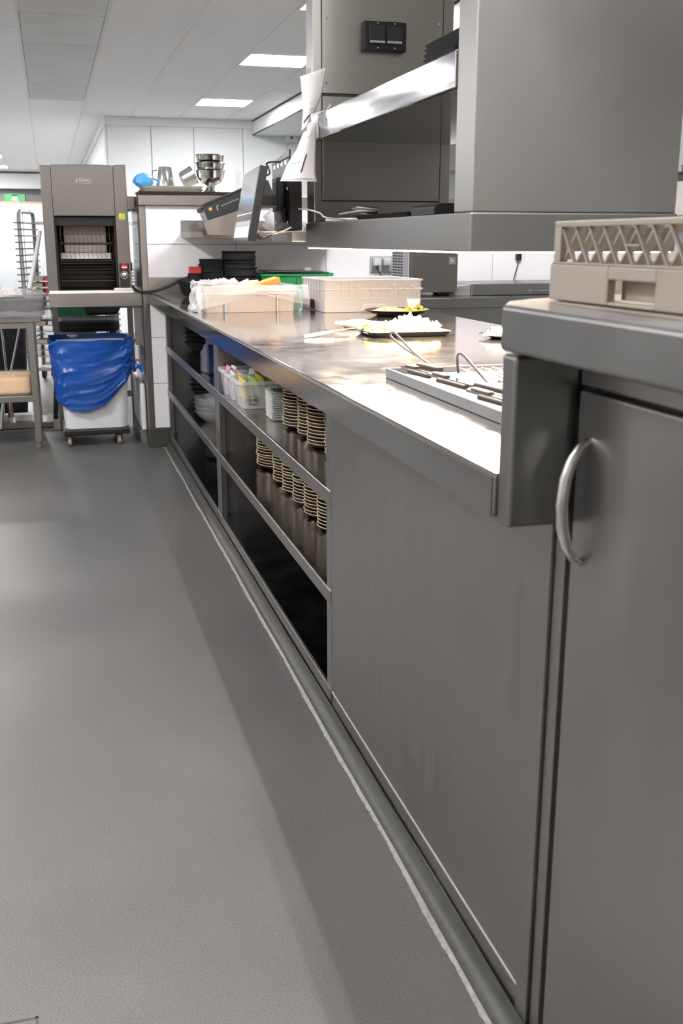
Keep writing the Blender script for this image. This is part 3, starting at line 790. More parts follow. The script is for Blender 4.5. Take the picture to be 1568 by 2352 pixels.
def wrapt(u, v): return (.585+.15*u+.02*nz(u*4,v*4,9,1), 4.26+.32*v, 1.012+.018*abs(nz(u*8,v*8,3,1))+.012*u)
MB().grid(wrapt, 20, 20).build('film_top', 'film_thick', cr, smooth=True)
sl = thing('paper_sleeves', 'crumpled white paper bags sticking out of the film wrapped crate', 'paper', (.72, 4.40, .92))
for i in range(5):
    c = Vector((.68+.035*i, 4.36+.03*(i % 3), .985)); R = Matrix.Rotation(.3*(i-2), 3, 'Y') @ Matrix.Rotation(.2*(i % 2), 3, 'Z')
    MB().prism([c+R@Vector(p) for p in ((-.03,0,-.06),(.03,0,-.06),(.026,0,.03),(.0,0,.052),(-.028,0,.03))], [c+R@Vector(p) for p in ((-.03,.01,-.06),(.03,.01,-.06),(.026,.006,.03),(.0,.004,.052),(-.028,.006,.03))]).build('bag', 'paper', sl, .001, 1)
tag(MB().obox((.865, 4.40, 1.005), .15, .10, .028, Matrix.Rotation(radians(-17), 3, 'Y')).build('orange_card', 'card_orange', bevel=.003), 'orange card pack leaning out of the film wrapped crate', 'pack')

# grey crate
gc = thing('grey_crate', 'grey ribbed plastic crate on the counter below the gantry', 'crate', (1.29, 4.36, .90))
cx0, cx1, cy0, cy1 = 1.082, 1.505, 4.165, 4.56
sh = MB(); tub(sh, cx0, cx1, cy0, cy1, .9005, 1.032, .012, .0005, .007); sh.build('shell', 'crate_grey', gc, .0012, seg=1)
bd = MB(); ring(bd, cx0-.004, cx1+.004, cy0-.004, cy1+.004, .990, .996, .005); bd.build('band', 'crate_grey', gc, .001, seg=1)
rm = MB(); ring(rm, cx0-.003, cx1+.003, cy0-.003, cy1+.003, 1.026, 1.033, .006); rm.build('rim', 'crate_grey', gc, .001, seg=1)
for fx in (.17, .25, .335, .47, .57, .66, .76, .83, .91):
    x = cx0+(cx1-cx0)*fx; B('rib', 'crate_grey', gc, x-.002, x+.002, cy0-.0045, cy0+.001, .955, 1.027, .0005, 1)
for fx0, fx1, z0, z1 in ((.10,.16,.996,1.008),(.30,.36,.994,1.010),(.69,.74,.998,1.012),(.87,.93,.998,1.012),(.17,.30,.954,.957),(.36,.66,.954,.957),(.76,.91,.954,.957)):
    B('rib', 'crate_grey', gc, cx0+(cx1-cx0)*fx0, cx0+(cx1-cx0)*fx1, cy0-.004, cy0+.001, z0, z1, .0005, 1)
hp_ = [(1.237,.905),(1.243,.925),(1.258,.934),(1.340,.934),(1.355,.925),(1.360,.905)]
MB().extr_y(hp_, cy0-.006, cy0+.001).build('handle_plate', 'crate_grey', gc, .003)
for i in range(8):
    y = cy0+.03+(cy1-cy0-.06)*i/7; B('rib', 'crate_grey', gc, cx0-.005, cx0+.001, y-.002, y+.002, .955, 1.027, .0005, 1)
MB().extr_x([(4.33,.905),(4.33,.935),(4.345,.945),(4.39,.945),(4.405,.935),(4.405,.905)], cx0-.0035, cx0-.0005).build('hand_hole', 'black_matte', gc, .002)

# plate with rice and salad
pc = Vector((1.325, 3.95, .90))
def food_plate(name, label, c, r, h, m='plate_black'):
    t = thing(name, label, 'plate', c)
    MB().lathe([(0,.001),(r*.6,.001),(r*.7,.006),(r,h),(r*.985,h+.002),(r*.7,.010),(0,.009)], c, 36).build('plate', m, t, smooth=True); return t
fp = food_plate('meal_plate', 'dark round plate of orange rice and salad in front of the grey crate', pc, .132, .022)
def heap(mb, c, rx, ry, h, n, s, mi_fn, flat=1.):
    for i in range(n):
        a = random.uniform(0, 2*pi); q = sqrt(random.random()); x = c[0]+rx*q*cos(a); y = c[1]+ry*q*sin(a)
        z = max(c[2]+h*(1-q*q)*random.uniform(.55, 1), .9025+max(s[0]*.45, .004)*.6)
        R = Matrix.Rotation(random.uniform(0,6), 3, 'Z') @ Matrix.Rotation(random.uniform(-1,1), 3, 'X') @ Matrix.Rotation(random.uniform(-1,1), 3, 'Y')
        k0 = len(mb.v); mb.obox((x,y,z), s[0]*random.uniform(.7,1.3), s[1]*random.uniform(.7,1.3), s[2], R, mi_fn())
        lift = max(0, .908-min(p[2] for p in mb.v[k0:]))
        if lift: mb.v[k0:] = [(p[0], p[1], p[2]+lift) for p in mb.v[k0:]]
def dome(mb, c, rx, ry, h, mi=0):
    mb.grid(lambda u, v: (c[0]+rx*sin(v*pi/2)*cos(2*pi*u), c[1]+ry*sin(v*pi/2)*sin(2*pi*u), c[2]+h*cos(v*pi/2)*(1+.2*nz(u*8, v*5, c[0], 1))), 20, 7, mi, wrap=True)
mb = MB(); dome(mb, pc+Vector((-.03,0,.010)), .075, .07, .022); heap(mb, pc+Vector((-.03,0,.012)), .08, .07, .022, 160, (.008,.005,.004), lambda: random.choice((0,0,1,2)))
mb.build('rice', ['rice', 'fries', 'salad_red'], fp)['kind'] = 'stuff'
mb = MB(); heap(mb, pc+Vector((.07,-.01,.012)), .045, .05, .035, 150, (.012,.009,.002), lambda: random.choice((0,0,1,2)))
mb.build('salad', ['salad_green', 'tea_yellow', 'salad_red'], fp)['kind'] = 'stuff'
MB().lathe([(0,0),(.018,0),(.026,.03),(.03,.042),(.028,.042),(.024,.03),(.016,.003),(0,.003)], pc+Vector((.062,-.02,.022)), 24).build('sauce_glass', 'clear_plastic', fp, smooth=True)
# rectangular dish with fries
fd = thing('fries_dish', 'dark rectangular dish heaped with pale fries under the heat lamps', 'dish', (1.07, 3.12, .90))
tub(MB(), .935, 1.205, 3.02, 3.24, .9005, .916, .02, .018, .004).build('dish', 'plate_black', fd)
mb = MB(); dome(mb, (1.10,3.13,.908), .085, .085, .035); heap(mb, (1.10,3.13,.908), .09, .09, .045, 260, (.036,.006,.006), lambda: random.choice((0,0,0,1)))
mb.build('fries', ['fries', 'cream_food'], fd)['kind'] = 'stuff'
mb = MB(); dome(mb, (.99,3.12,.908), .05, .08, .022); heap(mb, (.99,3.12,.91), .05, .08, .022, 60, (.02,.016,.006), lambda: random.choice((0,1,0,2)))
mb.build('toast', ['cream_food', 'fries', 'salad_green'], fd)['kind'] = 'stuff'
# bowl dish + spatula
t = food_plate('side_plate', 'white plate half hidden behind the fries dish', Vector((1.01, 3.42, .90)), .085, .016, 'plate_white')
mb = MB(); dome(mb, (1.01,3.42,.909), .06, .06, .018); mb.build('sauce', 'cream_food', t, smooth=True)
sp = thing('spatula', 'steel spatula with flat pale blade beside the fries dish', 'spatula', (.84, 3.16, .901))
MB().obox((.925,3.215,.914), .20, .034, .004, Matrix.Rotation(radians(25), 3, 'Z')).build('blade', 'steel_top', sp, .001)
MB().tube([(.735,3.085,.9045),(.78,3.115,.9075),(.85,3.165,.912)], [.004,.0055,.0045], 8).build('handle', 'satin_bar', sp, smooth=True)
t = food_plate('side_plate', 'dark plate of pale food half hidden by the tall cabinet', Vector((1.345, 2.92, .90)), .095, .012)
mb = MB(); dome(mb, (1.345,2.92,.908), .07, .07, .014); heap(mb, (1.345,2.92,.908), .07, .07, .016, 60, (.02,.015,.005), lambda: 0); mb.build('food', 'cream_food', t)['kind'] = 'stuff'

# white tray with tongs, wire racks
tr = tag(tub(MB(), .690, 1.06, 1.40, 2.13, .9005, .921, .004, .0, .006).build('steel_tray', 'tray_alu', bevel=.0012, seg=1), 'long shallow white tray of tongs in front on the counter', 'tray')
def wire_tongs(label, pts, r, m='steel_top', blades=()):
    t = thing('wire_tongs', label, 'tongs', pts[0])
    P = [Vector(p) for p in pts]; Q = [P[0]]+P+[P[-1]]; out = []
    for i in range(1, len(Q)-2):
        for k in range(6):
            tt = k/6; a, b_, c, d = Q[i-1], Q[i], Q[i+1], Q[i+2]
            out.append(.5*((2*b_)+(c-a)*tt+(2*a-5*b_+4*c-d)*tt*tt+(3*b_-a-3*c+d)*tt*tt*tt))
    out.append(Q[-2]); MB().tube(out, r, 8).build('wire', m, t, smooth=True)
    for c, sx, sy, rot in blades:
        MB().obox(c, sx, sy, .010, Matrix.Rotation(rot, 3, 'Z')).build('grip', 'tray_brown', t, .003)
    return t
mat('tong_dark', (.16, .13, .14), .35, .7)
wire_tongs('wire handled tongs arching up at the far end of the white tray', [(.80,2.20,.930),(.79,2.30,.945),(.78,2.37,.967),(.78,2.352,.978),(.78,2.30,.968),(.78,2.20,.944),(.775,2.06,.928)], .0026, 'tong_dark', [((.755,2.03,.932), .018, .09, .15)])
wire_tongs('wire handled tongs arching up in the middle of the white tray', [(.79,1.955,.928),(.785,1.950,.950),(.78,1.935,.967),(.78,1.915,.971),(.78,1.87,.958),(.78,1.80,.936),(.775,1.752,.929)], .0028, 'tong_dark', [((.755,1.70,.932), .02, .11, .15)])
for i, (cx_, cy_, ln, rz, lab) in enumerate([(.735,2.02,.16,.12,'dark handled slicer lying at the far end of the white tray'), (.745,1.86,.20,.10,'dark handled slicer lying in the middle of the white tray'), (.735,1.62,.22,.10,'dark handled slicer lying at the near end of the white tray')]):
    t = thing('slicer', lab, 'utensil', (cx_, cy_, .912), 'slicers on the white tray'); R = Matrix.Rotation(rz, 3, 'Z')
    c = Vector((cx_, cy_, .926))
    MB().obox(c, .022, ln, .006, R).build('blade', 'steel_top', t, .001)
    MB().obox(c+R@Vector((-.012,-.01,-.004)), .012, ln*.6, .010, R).build('grip', 'tray_brown', t, .003)
    MB().obox(c+R@Vector((-.001,ln*.30,.005)), .012, ln*.3, .004, R).build('clip', 'steel_warm', t, .001)
wg = thing('wire_rack', 'fine steel wire rack lying on the white tray behind the tongs', 'rack', (.92, 1.75, .918))
for i in range(9):
    x = .835+.025*i; MB().tube([(x,1.42,.924),(x,2.06,.924)], .0016, 6).build('wire', 'satin_bar', wg)
for y in (1.43, 1.64, 1.85, 2.05): MB().tube([(.83,y,.9215),(1.04,y,.9215)], .002, 6).build('cross_wire', 'satin_bar', wg)

# black bowls at the tiled wall
def dents(a, z): return 1+.02*sin(8*a)
for i in range(6): bowl('black_pan', ['lowest','second','third','fourth','fifth','topmost'][i]+' black pan in the shorter stack against the tiled wall', .862+.004*(i % 2), 5.80, .901+.027*i, .076-.001*(i%2), .052, group='black pans in the shorter stack', base=.78, wob=.015)
for i in range(7): bowl('black_pan', ['lowest','second','third','fourth','fifth','sixth','topmost'][i]+' black pan in the taller stack against the tiled wall', 1.012+.005*(i % 2), 5.78, .901+.029*i, .098-.003*(i%3), .056, group='black pans in the taller stack', base=.80, wob=.02)
for i in range(4): bowl('black_cup', ['lowest','second','third','topmost'][i]+' small black cup stacked left of the black pans', .765, 5.78, .901+.026*i, .04, .034, cat='cup', group='small black cups by the tiled wall', base=.85)
rc = MB(); rc.extr_z(rrect(.735,.80,5.755,5.81,.006), 1.014, 1.05); tag(rc.build('red_tub', 'red_plastic', bevel=.003), 'small red tub on top of the black cups', 'tub')
bowl('black_bowl', 'single black bowl tipped on the counter near the tiled wall', .725, 5.56, .9065, .085, .075, tilt=.10, base=.6)
# green crate
gr = thing('green_crate', 'long low green plastic crate on the counter against the tiled wall', 'crate', (1.33, 5.86, .90))
tub(MB(), 1.13, 1.525, 5.72, 6.0, .9005, 1.005, .01, .006, .006).build('shell', 'green_plastic', gr, .001, seg=1)
r_ = MB(); ring(r_, 1.122, 1.533, 5.712, 6.008, .997, 1.009, .01); r_.build('rim', 'green_plastic', gr, .002, seg=1)
for x in (1.22, 1.33, 1.44): B('rib', 'green_plastic', gr, x-.004, x+.004, 5.712, 5.722, .91, .998, .001)
B('clip', 'green_plastic', gr, 1.505, 1.535, 5.705, 5.722, .975, 1.014, .002)
tag(MB().lathe([(0,0),(.026,0),(.027,.004),(.027,.016),(.024,.018),(0,.018)], (1.42,5.86,1.0225), 20).build('white_disc', 'white_plastic', smooth=True), 'round white disc on the green crate by the wall', 'cover')
tag(MB().obox((1.34,5.86,1.018), .36, .25, .006, Matrix.Rotation(.02, 3, 'Y')).build('black_sheet', 'black_plastic', bevel=.002), 'flat black sheet covering the green crate by the wall', 'cover')

# ================================================================== WALL RACK WITH CASES
ws = thing('wall_shelf', 'short stainless wall shelf below the half wall cap', 'shelf', (1.1, 5.9, 1.20))
B('shelf_board', 'steel_warm', ws, .735, 1.62, 5.66, YW-.001, 1.203, 1.236, .003)
B('shelf_upstand', 'steel_warm', ws, .735, 1.62, YW-.012, YW-.001, 1.236, 1.30, .002)
hd = thing('case_holder', 'slanted steel holder carrying the black cases', 'holder', (.86, 5.70, 1.21))
MB().extr_y([(.700,1.282),(.722,1.216),(.930,1.213),(.965,1.355),(.955,1.36)], 5.555, 5.562).build('front_plate', 'steel_warm', hd, .001)
MB().prism([(.722,5.555,1.216),(.722,5.74,1.216),(.700,5.74,1.282),(.700,5.555,1.282)], [(.726,5.555,1.216),(.726,5.74,1.216),(.704,5.74,1.282),(.704,5.555,1.282)]).build('end_plate', 'steel_warm', hd, .001)
hd.location.x += .085
for k, o in enumerate(hd.children): pass
th = radians(22)
for i in range(4):
    y0 = 5.576+.047*i
    t = thing('black_case', ['nearest', 'second', 'third', 'rearmost'][i]+' slim black case leaning in the steel wall holder', 'case', (.80, y0, 1.28), 'black cases in the holder')
    R = Matrix.Rotation(-th, 3, 'Y'); c = Vector((.985, y0+.02, 1.385))
    MB().obox(c, .38, .038, .095, R).build('shell', 'case_black', t, .004)
    MB().obox(c+R@Vector((.01,0,.052)), .34, .024, .010, R).build('lid_ridge', 'black_plastic', t, .002)
    MB().obox(c+R@Vector((-.191,0,-.006)), .004, .030, .082, R).build('end_cap', 'case_grey', t, .001)
    MB().obox(c+R@Vector((-.196,0,.034)), .012, .020, .022, R).build('latch', 'black_plastic', t, .002)
    if i == 0:
        ex_, ey_ = R@Vector((1,0,0)), R@Vector((0,0,1))
        text_mesh('lettering', 'Internat Food Market', .0115, basis(ex_, ey_, c+R@Vector((-.045,-.0198,.017))), 'case_grey', t)
        MB().tube([c+R@Vector(p) for p in ((-.120,-.0198,.002),(-.120,-.0198,.018),(-.117,-.0198,.024),(-.108,-.0198,.026))], .0015, 6).build('emblem', 'white_plastic', t)
        MB().obox(c+R@Vector((-.155,-.0195,.024)), .016, .002, .014, R).build('sticker', 'card_orange', t)

# ================================================================== THINGS ON THE HALF WALL
zc = 1.4355
tag(tub(MB(), .505, 1.10, 6.06, 6.33, zc, zc+.020, .01, .01, .003).build('baking_tray', 'tray_brown'), 'wide dark baking tray on the half wall cap', 'tray')
for i in range(2):
    tag(tub(MB(), .525, .875, 6.075, 6.31, zc+.0205+.0155*i, zc+.0345+.0155*i, .02, .014, .003).build('serving_tray', 'tray_cream'), ['lower', 'upper'][i]+' cream rimmed serving tray on the dark baking tray', 'tray', 'cream rimmed trays on the half wall')
def bagb(u, v):
    a = 2*pi*u; r = .05*(sin(pi*min(v*.85+.15,1))**.6)*(1+.22*nz(cos(a)*1.6, sin(a)*1.6, v*2.5, 1.3))
    return (.545+r*cos(a)*1.1, 6.18+r*sin(a), zc+.05+.075*v)
tag(MB().grid(bagb, 26, 14, wrap=True).build('blue_cloth', 'blue_cloth', smooth=True), 'crumpled light blue cloth beside the steel jug', 'cloth')
zt_ = zc+.053
jg = thing('steel_jug', 'tapered polished steel jug standing on the cream trays', 'jug', (.665, 6.16, zt_))
MB().lathe([(0,0),(.052,0),(.050,.02),(.038,.100),(.036,.104),(.033,.100),(.044,.01),(0,.006)], (.665,6.16,zt_), 28).build('body', 'chrome', jg, smooth=True)
MB().tube([(.665-.045,6.15,zt_+.03),(.665-.075,6.14,zt_+.04),(.665-.07,6.14,zt_+.08),(.665-.04,6.15,zt_+.085)], .004, 8).build('handle', 'chrome', jg, smooth=True)
o = MB().lathe([(0,0),(.040,0),(.048,.01),(.052,.075),(.054,.078),(.05,.075),(.044,.012),(0,.006)], seg=28).build('steel_pot', 'chrome', smooth=True)
o.location = (.765, 6.18, zt_+.03); o.rotation_euler = (0, radians(62), 0); tag(o, 'small polished steel pot lying tipped beside the jug', 'pot')
zbw = zc+.021
bw = MB().lathe([(0,.004),(.042,0),(.046,.004),(.034,.014),(.020,.036),(.026,.040),(.055,.055),(.077,.085),(.083,.118),(.086,.121),(.080,.118),(.07,.082),(.045,.056),(0,.05)], seg=36).build('steel_bowl', 'chrome', smooth=True)
bw.location = (.928, 6.17, zbw); tag(bw, 'lowest footed polished steel bowl in the stack of three', 'bowl', 'polished steel bowls on the half wall')
for i, z in enumerate((.085, .128)):
    o = MB().lathe([(0,.002),(.05,.0),(.07,.018),(.08,.070),(.087,.077),(.085,.079),(.076,.068),(.066,.02),(0,.006)], seg=36).build('steel_bowl', 'chrome', smooth=True)
    o.location = (.928, 6.17, zbw+z+.0); tag(o, ['middle', 'topmost'][i]+' polished steel bowl in the stack of three', 'bowl', 'polished steel bowls on the half wall')
for i, x in enumerate((.50+.05, .645)): pass
def plastic_bag(u, v):
    a = 2*pi*u; r = .085*(sin(pi*(v*.8+.2))**.5)*(1+.25*nz(cos(a)*1.8, sin(a)*1.8, v*3, 1.5)); return (1.30+r*cos(a)*1.4, 6.0-.12+r*sin(a)*.9, 1.237+.16*v)
tag(MB().grid(plastic_bag, 30, 16, wrap=True).build('plastic_bag', 'film_thick', smooth=True), 'crumpled clear plastic bag on the wall shelf behind the order screen', 'bag')
tag(MB().box(1.30,1.40,6.10,6.16,zc+.0005,zc+.10).build('label_box', 'white_plastic', bevel=.003), 'small white box behind the black bracket on the half wall', 'box')
tag(MB().box(1.345,1.40,6.085,6.0985,zc+.0005,zc+.085).build('label_card', 'paper_yellow'), 'yellow card in front of the small white box', 'card')
tag(MB().box(1.07,1.10,6.14,6.15,zc+.0215,zc+.135).build('light_edge_strip', 'white_plastic'), 'white strip standing in for a bright light edge left of the order screen', 'card')  # white strip standing in for a bright light reflection at the wall

# ================================================================== BACK COUNTER RIGHT
bc = thing('back_counter', 'stainless back counter along the tiled wall', 'counter', (2.7, 5.7, 0))
B('top', 'steel', bc, 1.56, 3.74, 5.35, YW-.004, .828, .885, .004)
B('body', 'steel_front', bc, 1.58, 3.72, 5.42, YW-.01, .10, .828, .002)
B('plinth', 'steel_front', bc, 1.6, 3.7, 5.48, YW-.01, 0, .10, .002)
mc = thing('counter_oven', 'boxy stainless appliance with side vent slots on the back counter', 'appliance', (2.06, 5.65, .885))
B('body', 'toaster_steel', mc, 1.912, 2.20, 5.50, 5.79, .908, 1.26, .004)
B('door_plate', 'toaster_steel', mc, 1.918, 2.195, 5.494, 5.50, .915, 1.25, .002)
B('lock_plate', 'chrome', mc, 2.145, 2.182, 5.490, 5.494, 1.058, 1.098, .002)
MB().lathe([(0,-.006),(.007,-.005),(.009,0)], (2.163,5.490,1.078), 12, axis='y').build('lock', 'satin_bar', mc, smooth=True)
B('side_plate', 'case_grey', mc, 1.908, 1.912, 5.502, 5.788, .912, 1.255, .001)
for j in range(16):
    for k_ in range(4):
        if k_ < 3 and 3 < j < 0: continue
        B('vent_slot', 'dark_gap', mc, 1.9065, 1.9085, 5.60+.046*k_ if j < 13 else 5.56+.05*k_, 5.635+.046*k_ if j < 13 else 5.595+.05*k_, .93+.0155*j, .937+.0155*j, 0)
for x in (1.93, 2.17): 
    for y in (5.52, 5.77): B('foot', 'black_rubber', mc, x-.012, x+.012, y-.012, y+.012, .8855, .908, .002)
du = thing('drawer_unit', 'low stainless drawer unit beside the boxy appliance', 'drawer unit', (2.7, 5.7, .886))
MB().extr_y([(2.285,.8855),(3.10,.8855),(3.10,.951),(2.285,.951)], 5.50, 5.98).build('body', 'steel', du, .003)
B('front', 'steel', du, 2.29, 3.095, 5.492, 5.50, .890, .938, .002)
MB().tube([(2.64,5.492,.912),(2.64,5.470,.912),(2.80,5.470,.912),(2.80,5.492,.912)], .006, 10).build('handle', 'satin_bar', du, smooth=True)
MB().prism([(2.20,5.56,.8855),(2.284,5.51,.8855),(2.284,5.51,.948),(2.20,5.56,.930)], [(2.20,5.9,.8855),(2.284,5.9,.8855),(2.284,5.9,.948),(2.20,5.9,.930)]).build('side_flap', 'tray_grey', du, .002)
# sockets
a, b = aty(849, 588, YW), aty(908, 625, YW)
sk = thing('wall_socket', 'grey double wall socket with white plugs on the tiled wall', 'socket', ((a.x+b.x)/2, YW, b.z))
B('plate', 'case_grey', sk, a.x, b.x, YW-.014, YW-.0005, b.z, a.z, .004)
for i in range(2):
    x = a.x+.033+.062*i; B('socket', 'case_grey', sk, x-.022, x+.022, YW-.020, YW-.014, b.z+.018, a.z-.01, .003)
    pl_ = thing('white_plug', ['left', 'right'][i]+' white plug in the grey double wall socket', 'plug', (x, YW-.05, b.z+.05), 'white plugs in the double socket')
    B('head', 'white_plastic', pl_, x-.021, x+.021, YW-.058, YW-.0205, b.z+.040, a.z-.014, .004)
    cable('cable', ['black', 'grey'][i]+' cable dropping from the wall plug behind the crates', [(x, YW-.04, b.z+.040), (x+.004, YW-.038, b.z+.02), (x+.02, YW-.035, b.z-.01), (x+.035, YW-.03, b.z-.05), (x+.04, YW-.03, b.z-.10)], .003, ['black_plastic', 'case_grey'][i])
q = aty(1192, 588, YW-.03)
tag(MB().obox((q.x, YW-.02, q.z+.02), .032, .03, .09, Matrix.Identity(3)).build('adapter', 'black_plastic', bevel=.004), 'black power adapter hanging on the tiled wall', 'adapter')
cable('cable', 'thin black cable curling down from the hanging adapter', [(q.x, YW-.02, q.z-.025), (q.x-.002, YW-.022, q.z-.045), (q.x-.012, YW-.03, q.z-.07), (q.x-.028, YW-.05, q.z-.095), (q.x-.05,YW-.07,q.z-.145)], .0035, 'black_plastic')
# overshelf and far right shelf
os_ = thing('over_shelf', 'steel over shelf standing on the half wall seen through the gantry', 'shelf', (2.7, 6.2, zc))
for z in (1.58, 1.80): B('board', 'steel', os_, 2.30, 3.5, 6.08, 6.32, z, z+.018, .002)
for x in (2.33, 3.44): B('post', 'steel', os_, x, x+.03, 6.26, 6.29, zc, 1.80, .002)
rs = thing('wall_rack', 'stainless wall shelf at the right edge of the view', 'shelf', (4.2, 5.98, 1.6))
B('board', 'steel', rs, 3.80, 5.2, 5.85, YW+.049, 1.60, 1.64, .003); B('board', 'steel', rs, 3.80, 5.2, 5.85, YW+.049, 1.30, 1.34, .003)
bx_ = thing('white_box', 'off white box with a red mark on the right wall shelf', 'box', (4.1, 5.93, 1.341))
B('carton', 'offwhite_plastic', bx_, 3.86, 4.5, 5.87, 6.05, 1.3415, 1.55, .004); B('red_mark', 'red_box', bx_, 3.99, 4.06, 5.868, 5.8705, 1.36, 1.40, 0)

# ================================================================== LEFT: OVEN TABLE, TOASTER, BIN, CART
ot = thing('oven_table', 'stainless table carrying the conveyor toaster', 'table', (.25, 6.45, 0))
B('top', 'steel_warm', ot, -.016, .500, 6.09, 6.85, .822, .897, .004)
for x in (-.005, .46): B('leg', 'steel_warm', ot, x, x+.035, 6.80, 6.835, 0, .822, .003)
B('hanger_post', 'steel_warm', ot, .452, .490, 6.12, 6.16, .60, .822, .002)
B('rear_rail', 'steel_warm', ot, .03, .46, 6.81, 6.83, .20, .24, .002)
tv = thing('conveyor_toaster', 'tall stainless conveyor toaster with dark wire baskets', 'toaster', (.215, 6.4, .90))
oy0, oy1 = 6.16, 6.58
B('side_panel', 'toaster_steel', tv, -.018, .040, oy0, oy1, .900, 1.590, .003)
MB().prism([(.378,oy0,.900),(.452,oy0,.900),(.447,oy0,1.600),(.378,oy0,1.597)], [(.378,oy1,.900),(.452,oy1,.900),(.447,oy1,1.600),(.378,oy1,1.597)]).build('side_panel', 'toaster_steel', tv, .003)
hood = MB()
hood.extr_y([(.041,1.322),(.377,1.322),(.377,1.594),(.30,1.599),(.041,1.594)], oy0-.004, oy1); hd_ = hood.build('hood', 'toaster_steel', tv, .003)
B('rear_panel', 'oven_black', tv, .041, .377, oy1-.02, oy1, .900, 1.320, .001)
B('floor_pan', 'oven_black', tv, .041, .377, oy0+.01, oy1-.02, .900, .915, .001)
B('liner', 'oven_black', tv, .0405, .050, oy0+.012, oy1-.02, .915, 1.32, .001); B('liner', 'oven_black', tv, .368, .3775, oy0+.012, oy1-.02, .915, 1.32, .001)
B('heater_plate', 'oven_plate', tv, .09, .33, oy0+.19, oy0+.20, 1.10, 1.27, .002)
B('crumb_plate', 'board_white', tv, .065, .35, oy0+.13, oy0+.18, 1.085, 1.12, .004)
B('top_block', 'oven_black', tv, .041, .377, oy0+.03, oy0+.18, 1.27, 1.32, .001)  # black block under the hood, above the baskets
for j, (z0, z1) in enumerate(((1.175, 1.270), (1.075, 1.168), (.965, 1.062))):
    bk_ = MB().tube([(.062,oy0+.035,z0),(.356,oy0+.035,z0),(.356,oy0+.06,z1),(.062,oy0+.06,z1)], .003, 8, closed=True).build('basket', 'oven_wire', tv, smooth=True)
    zmid = (z0+z1)/2; MB().tube([(.062,oy0+.047,zmid),(.356,oy0+.047,zmid)], .0018, 6).build('cross_wire', 'oven_wire', bk_)
    if j < 2:
        for i in range(12):
            x = .075+.0245*i; MB().tube([(x,oy0+.037,z0),(x-.006,oy0+.05,zmid),(x-.002,oy0+.06,z1)], .0014, 5).build('wire', 'oven_wire', bk_)
    else:
        for zz in (.985, 1.03, 1.045): MB().tube([(.062,oy0+.05,zz),(.356,oy0+.05,zz)], .0018, 6).build('wire', 'oven_wire', bk_)
cp = B('control_panel', 'black_plastic', tv, .385, .440, oy0-.006, oy0, .925, 1.062, .002)
MB().lathe([(.020,0),(.0215,-.001),(.0215,-.003),(.019,-.003),(.019,0)], (.410,oy0-.006,.997), 28, axis='y').build('dial_ring', 'satin_bar', cp, smooth=True)
MB().lathe([(0,-.014),(.008,-.013),(.009,-.010),(.014,-.008),(.015,0)], (.410,oy0-.006,.997), 24, axis='y').build('knob', 'satin_bar', cp, smooth=True)
MB().lathe([(0,-.0012),(.017,-.0012),(.018,0)], (.412,oy0-.006,1.045), 24, axis='y').build('badge', 'red_plastic', cp)
bg_ = cp.children[-1]; bg_.scale = (1,1,1)
MB().box(.398,.428,oy0-.0078,oy0-.007,1.038,1.044).build('badge_bar', 'paper', cp)
ys = thing('warning_sticker', 'yellow warning sticker on the toaster side panel', 'sticker', (.415, oy0-.0006, 1.31))
B('square', 'sticker_yellow', ys, .398, .431, oy0-.0012, oy0-.0002, 1.305, 1.338, 0)
MB().tube([(.405,oy0-.0014,1.311),(.424,oy0-.0014,1.311),(.4145,oy0-.0014,1.331)], .0009, 4, closed=True).build('triangle', 'ink', ys)
# embossed maker's oval
MB().tube([(.215+.048*cos(a_)*1., oy0-.0045, 1.512+.012*sin(a_)-.004) for a_ in [pi*.92+i*pi*1.05/14 for i in range(15)]], .0012, 5).build('emblem', 'satin_bar', hd_)
text_mesh('emblem_lettering', 'JJ Darcy', .026, basis((1,0,0),(0,0,1),(.212,oy0-.0046,1.516)), 'satin_bar', hd_)
B('hand_switch', 'black_plastic', tv, .4515, .458, oy0+.02, oy0+.06, 1.02, 1.065, .002)
tag(MB().box(-.012,.455,6.092,6.155,.8975,.9135).build('ledge_board', 'board_white', bevel=.003), 'long cream board along the front of the toaster', 'board')
tag(MB().extr_z(rrect(.345,.452,6.10,6.14,.012), .914, .926).build('white_scraper', 'white_plastic', bevel=.004), 'small white scraper lying on the cream toaster board', 'scraper')
cable('cable', 'thick black cable sagging from the toaster to the black pans', [(.455,6.20,.93),(.47,6.14,.915),(.50,6.05,.905),(.56,5.98,.912),(.62,5.92,.935),(.70,5.87,.975),(.735,5.84,.99)], .009, 'black_rubber')

# bin on dolly with blue bag
bn = thing('waste_bin', 'white waste tub on a black dolly under the toaster table', 'bin', (.205, 6.36, 0))
by0, by1 = 6.19, 6.60
def tubloop(z0, z1, xa, xb, ya, yb, inset, r): return tub(MB(), xa, xb, ya, yb, z0, z1, r, inset, .006, n=6)
tubloop(.105, .60, .002, .412, by0, by1, .022, .05).build('tub', 'bin_white', bn, smooth=True)
dl = B('dolly', 'black_plastic', bn, .012, .398, by0-.005, by1, .068, .103, .008)
for x in (.045, .335):
    for y in (by0+.05, by1-.06):
        wh = MB().lathe([(0,-.011),(.026,-.011),(.031,-.007),(.031,.007),(.026,.011),(0,.011)], (x,y,.0315), 20, axis='x').build('wheel', 'tan_box', dl, smooth=True)
        B('fork', 'black_plastic', dl, x-.017, x-.012, y-.015, y+.02, .03, .068, .001); B('fork', 'black_plastic', dl, x+.012, x+.017, y-.015, y+.02, .03, .068, .001)
bagm = MB(); LP = rrect(-.024, .440, by0-.028, by1+.02, .07, 8); nL = len(LP)
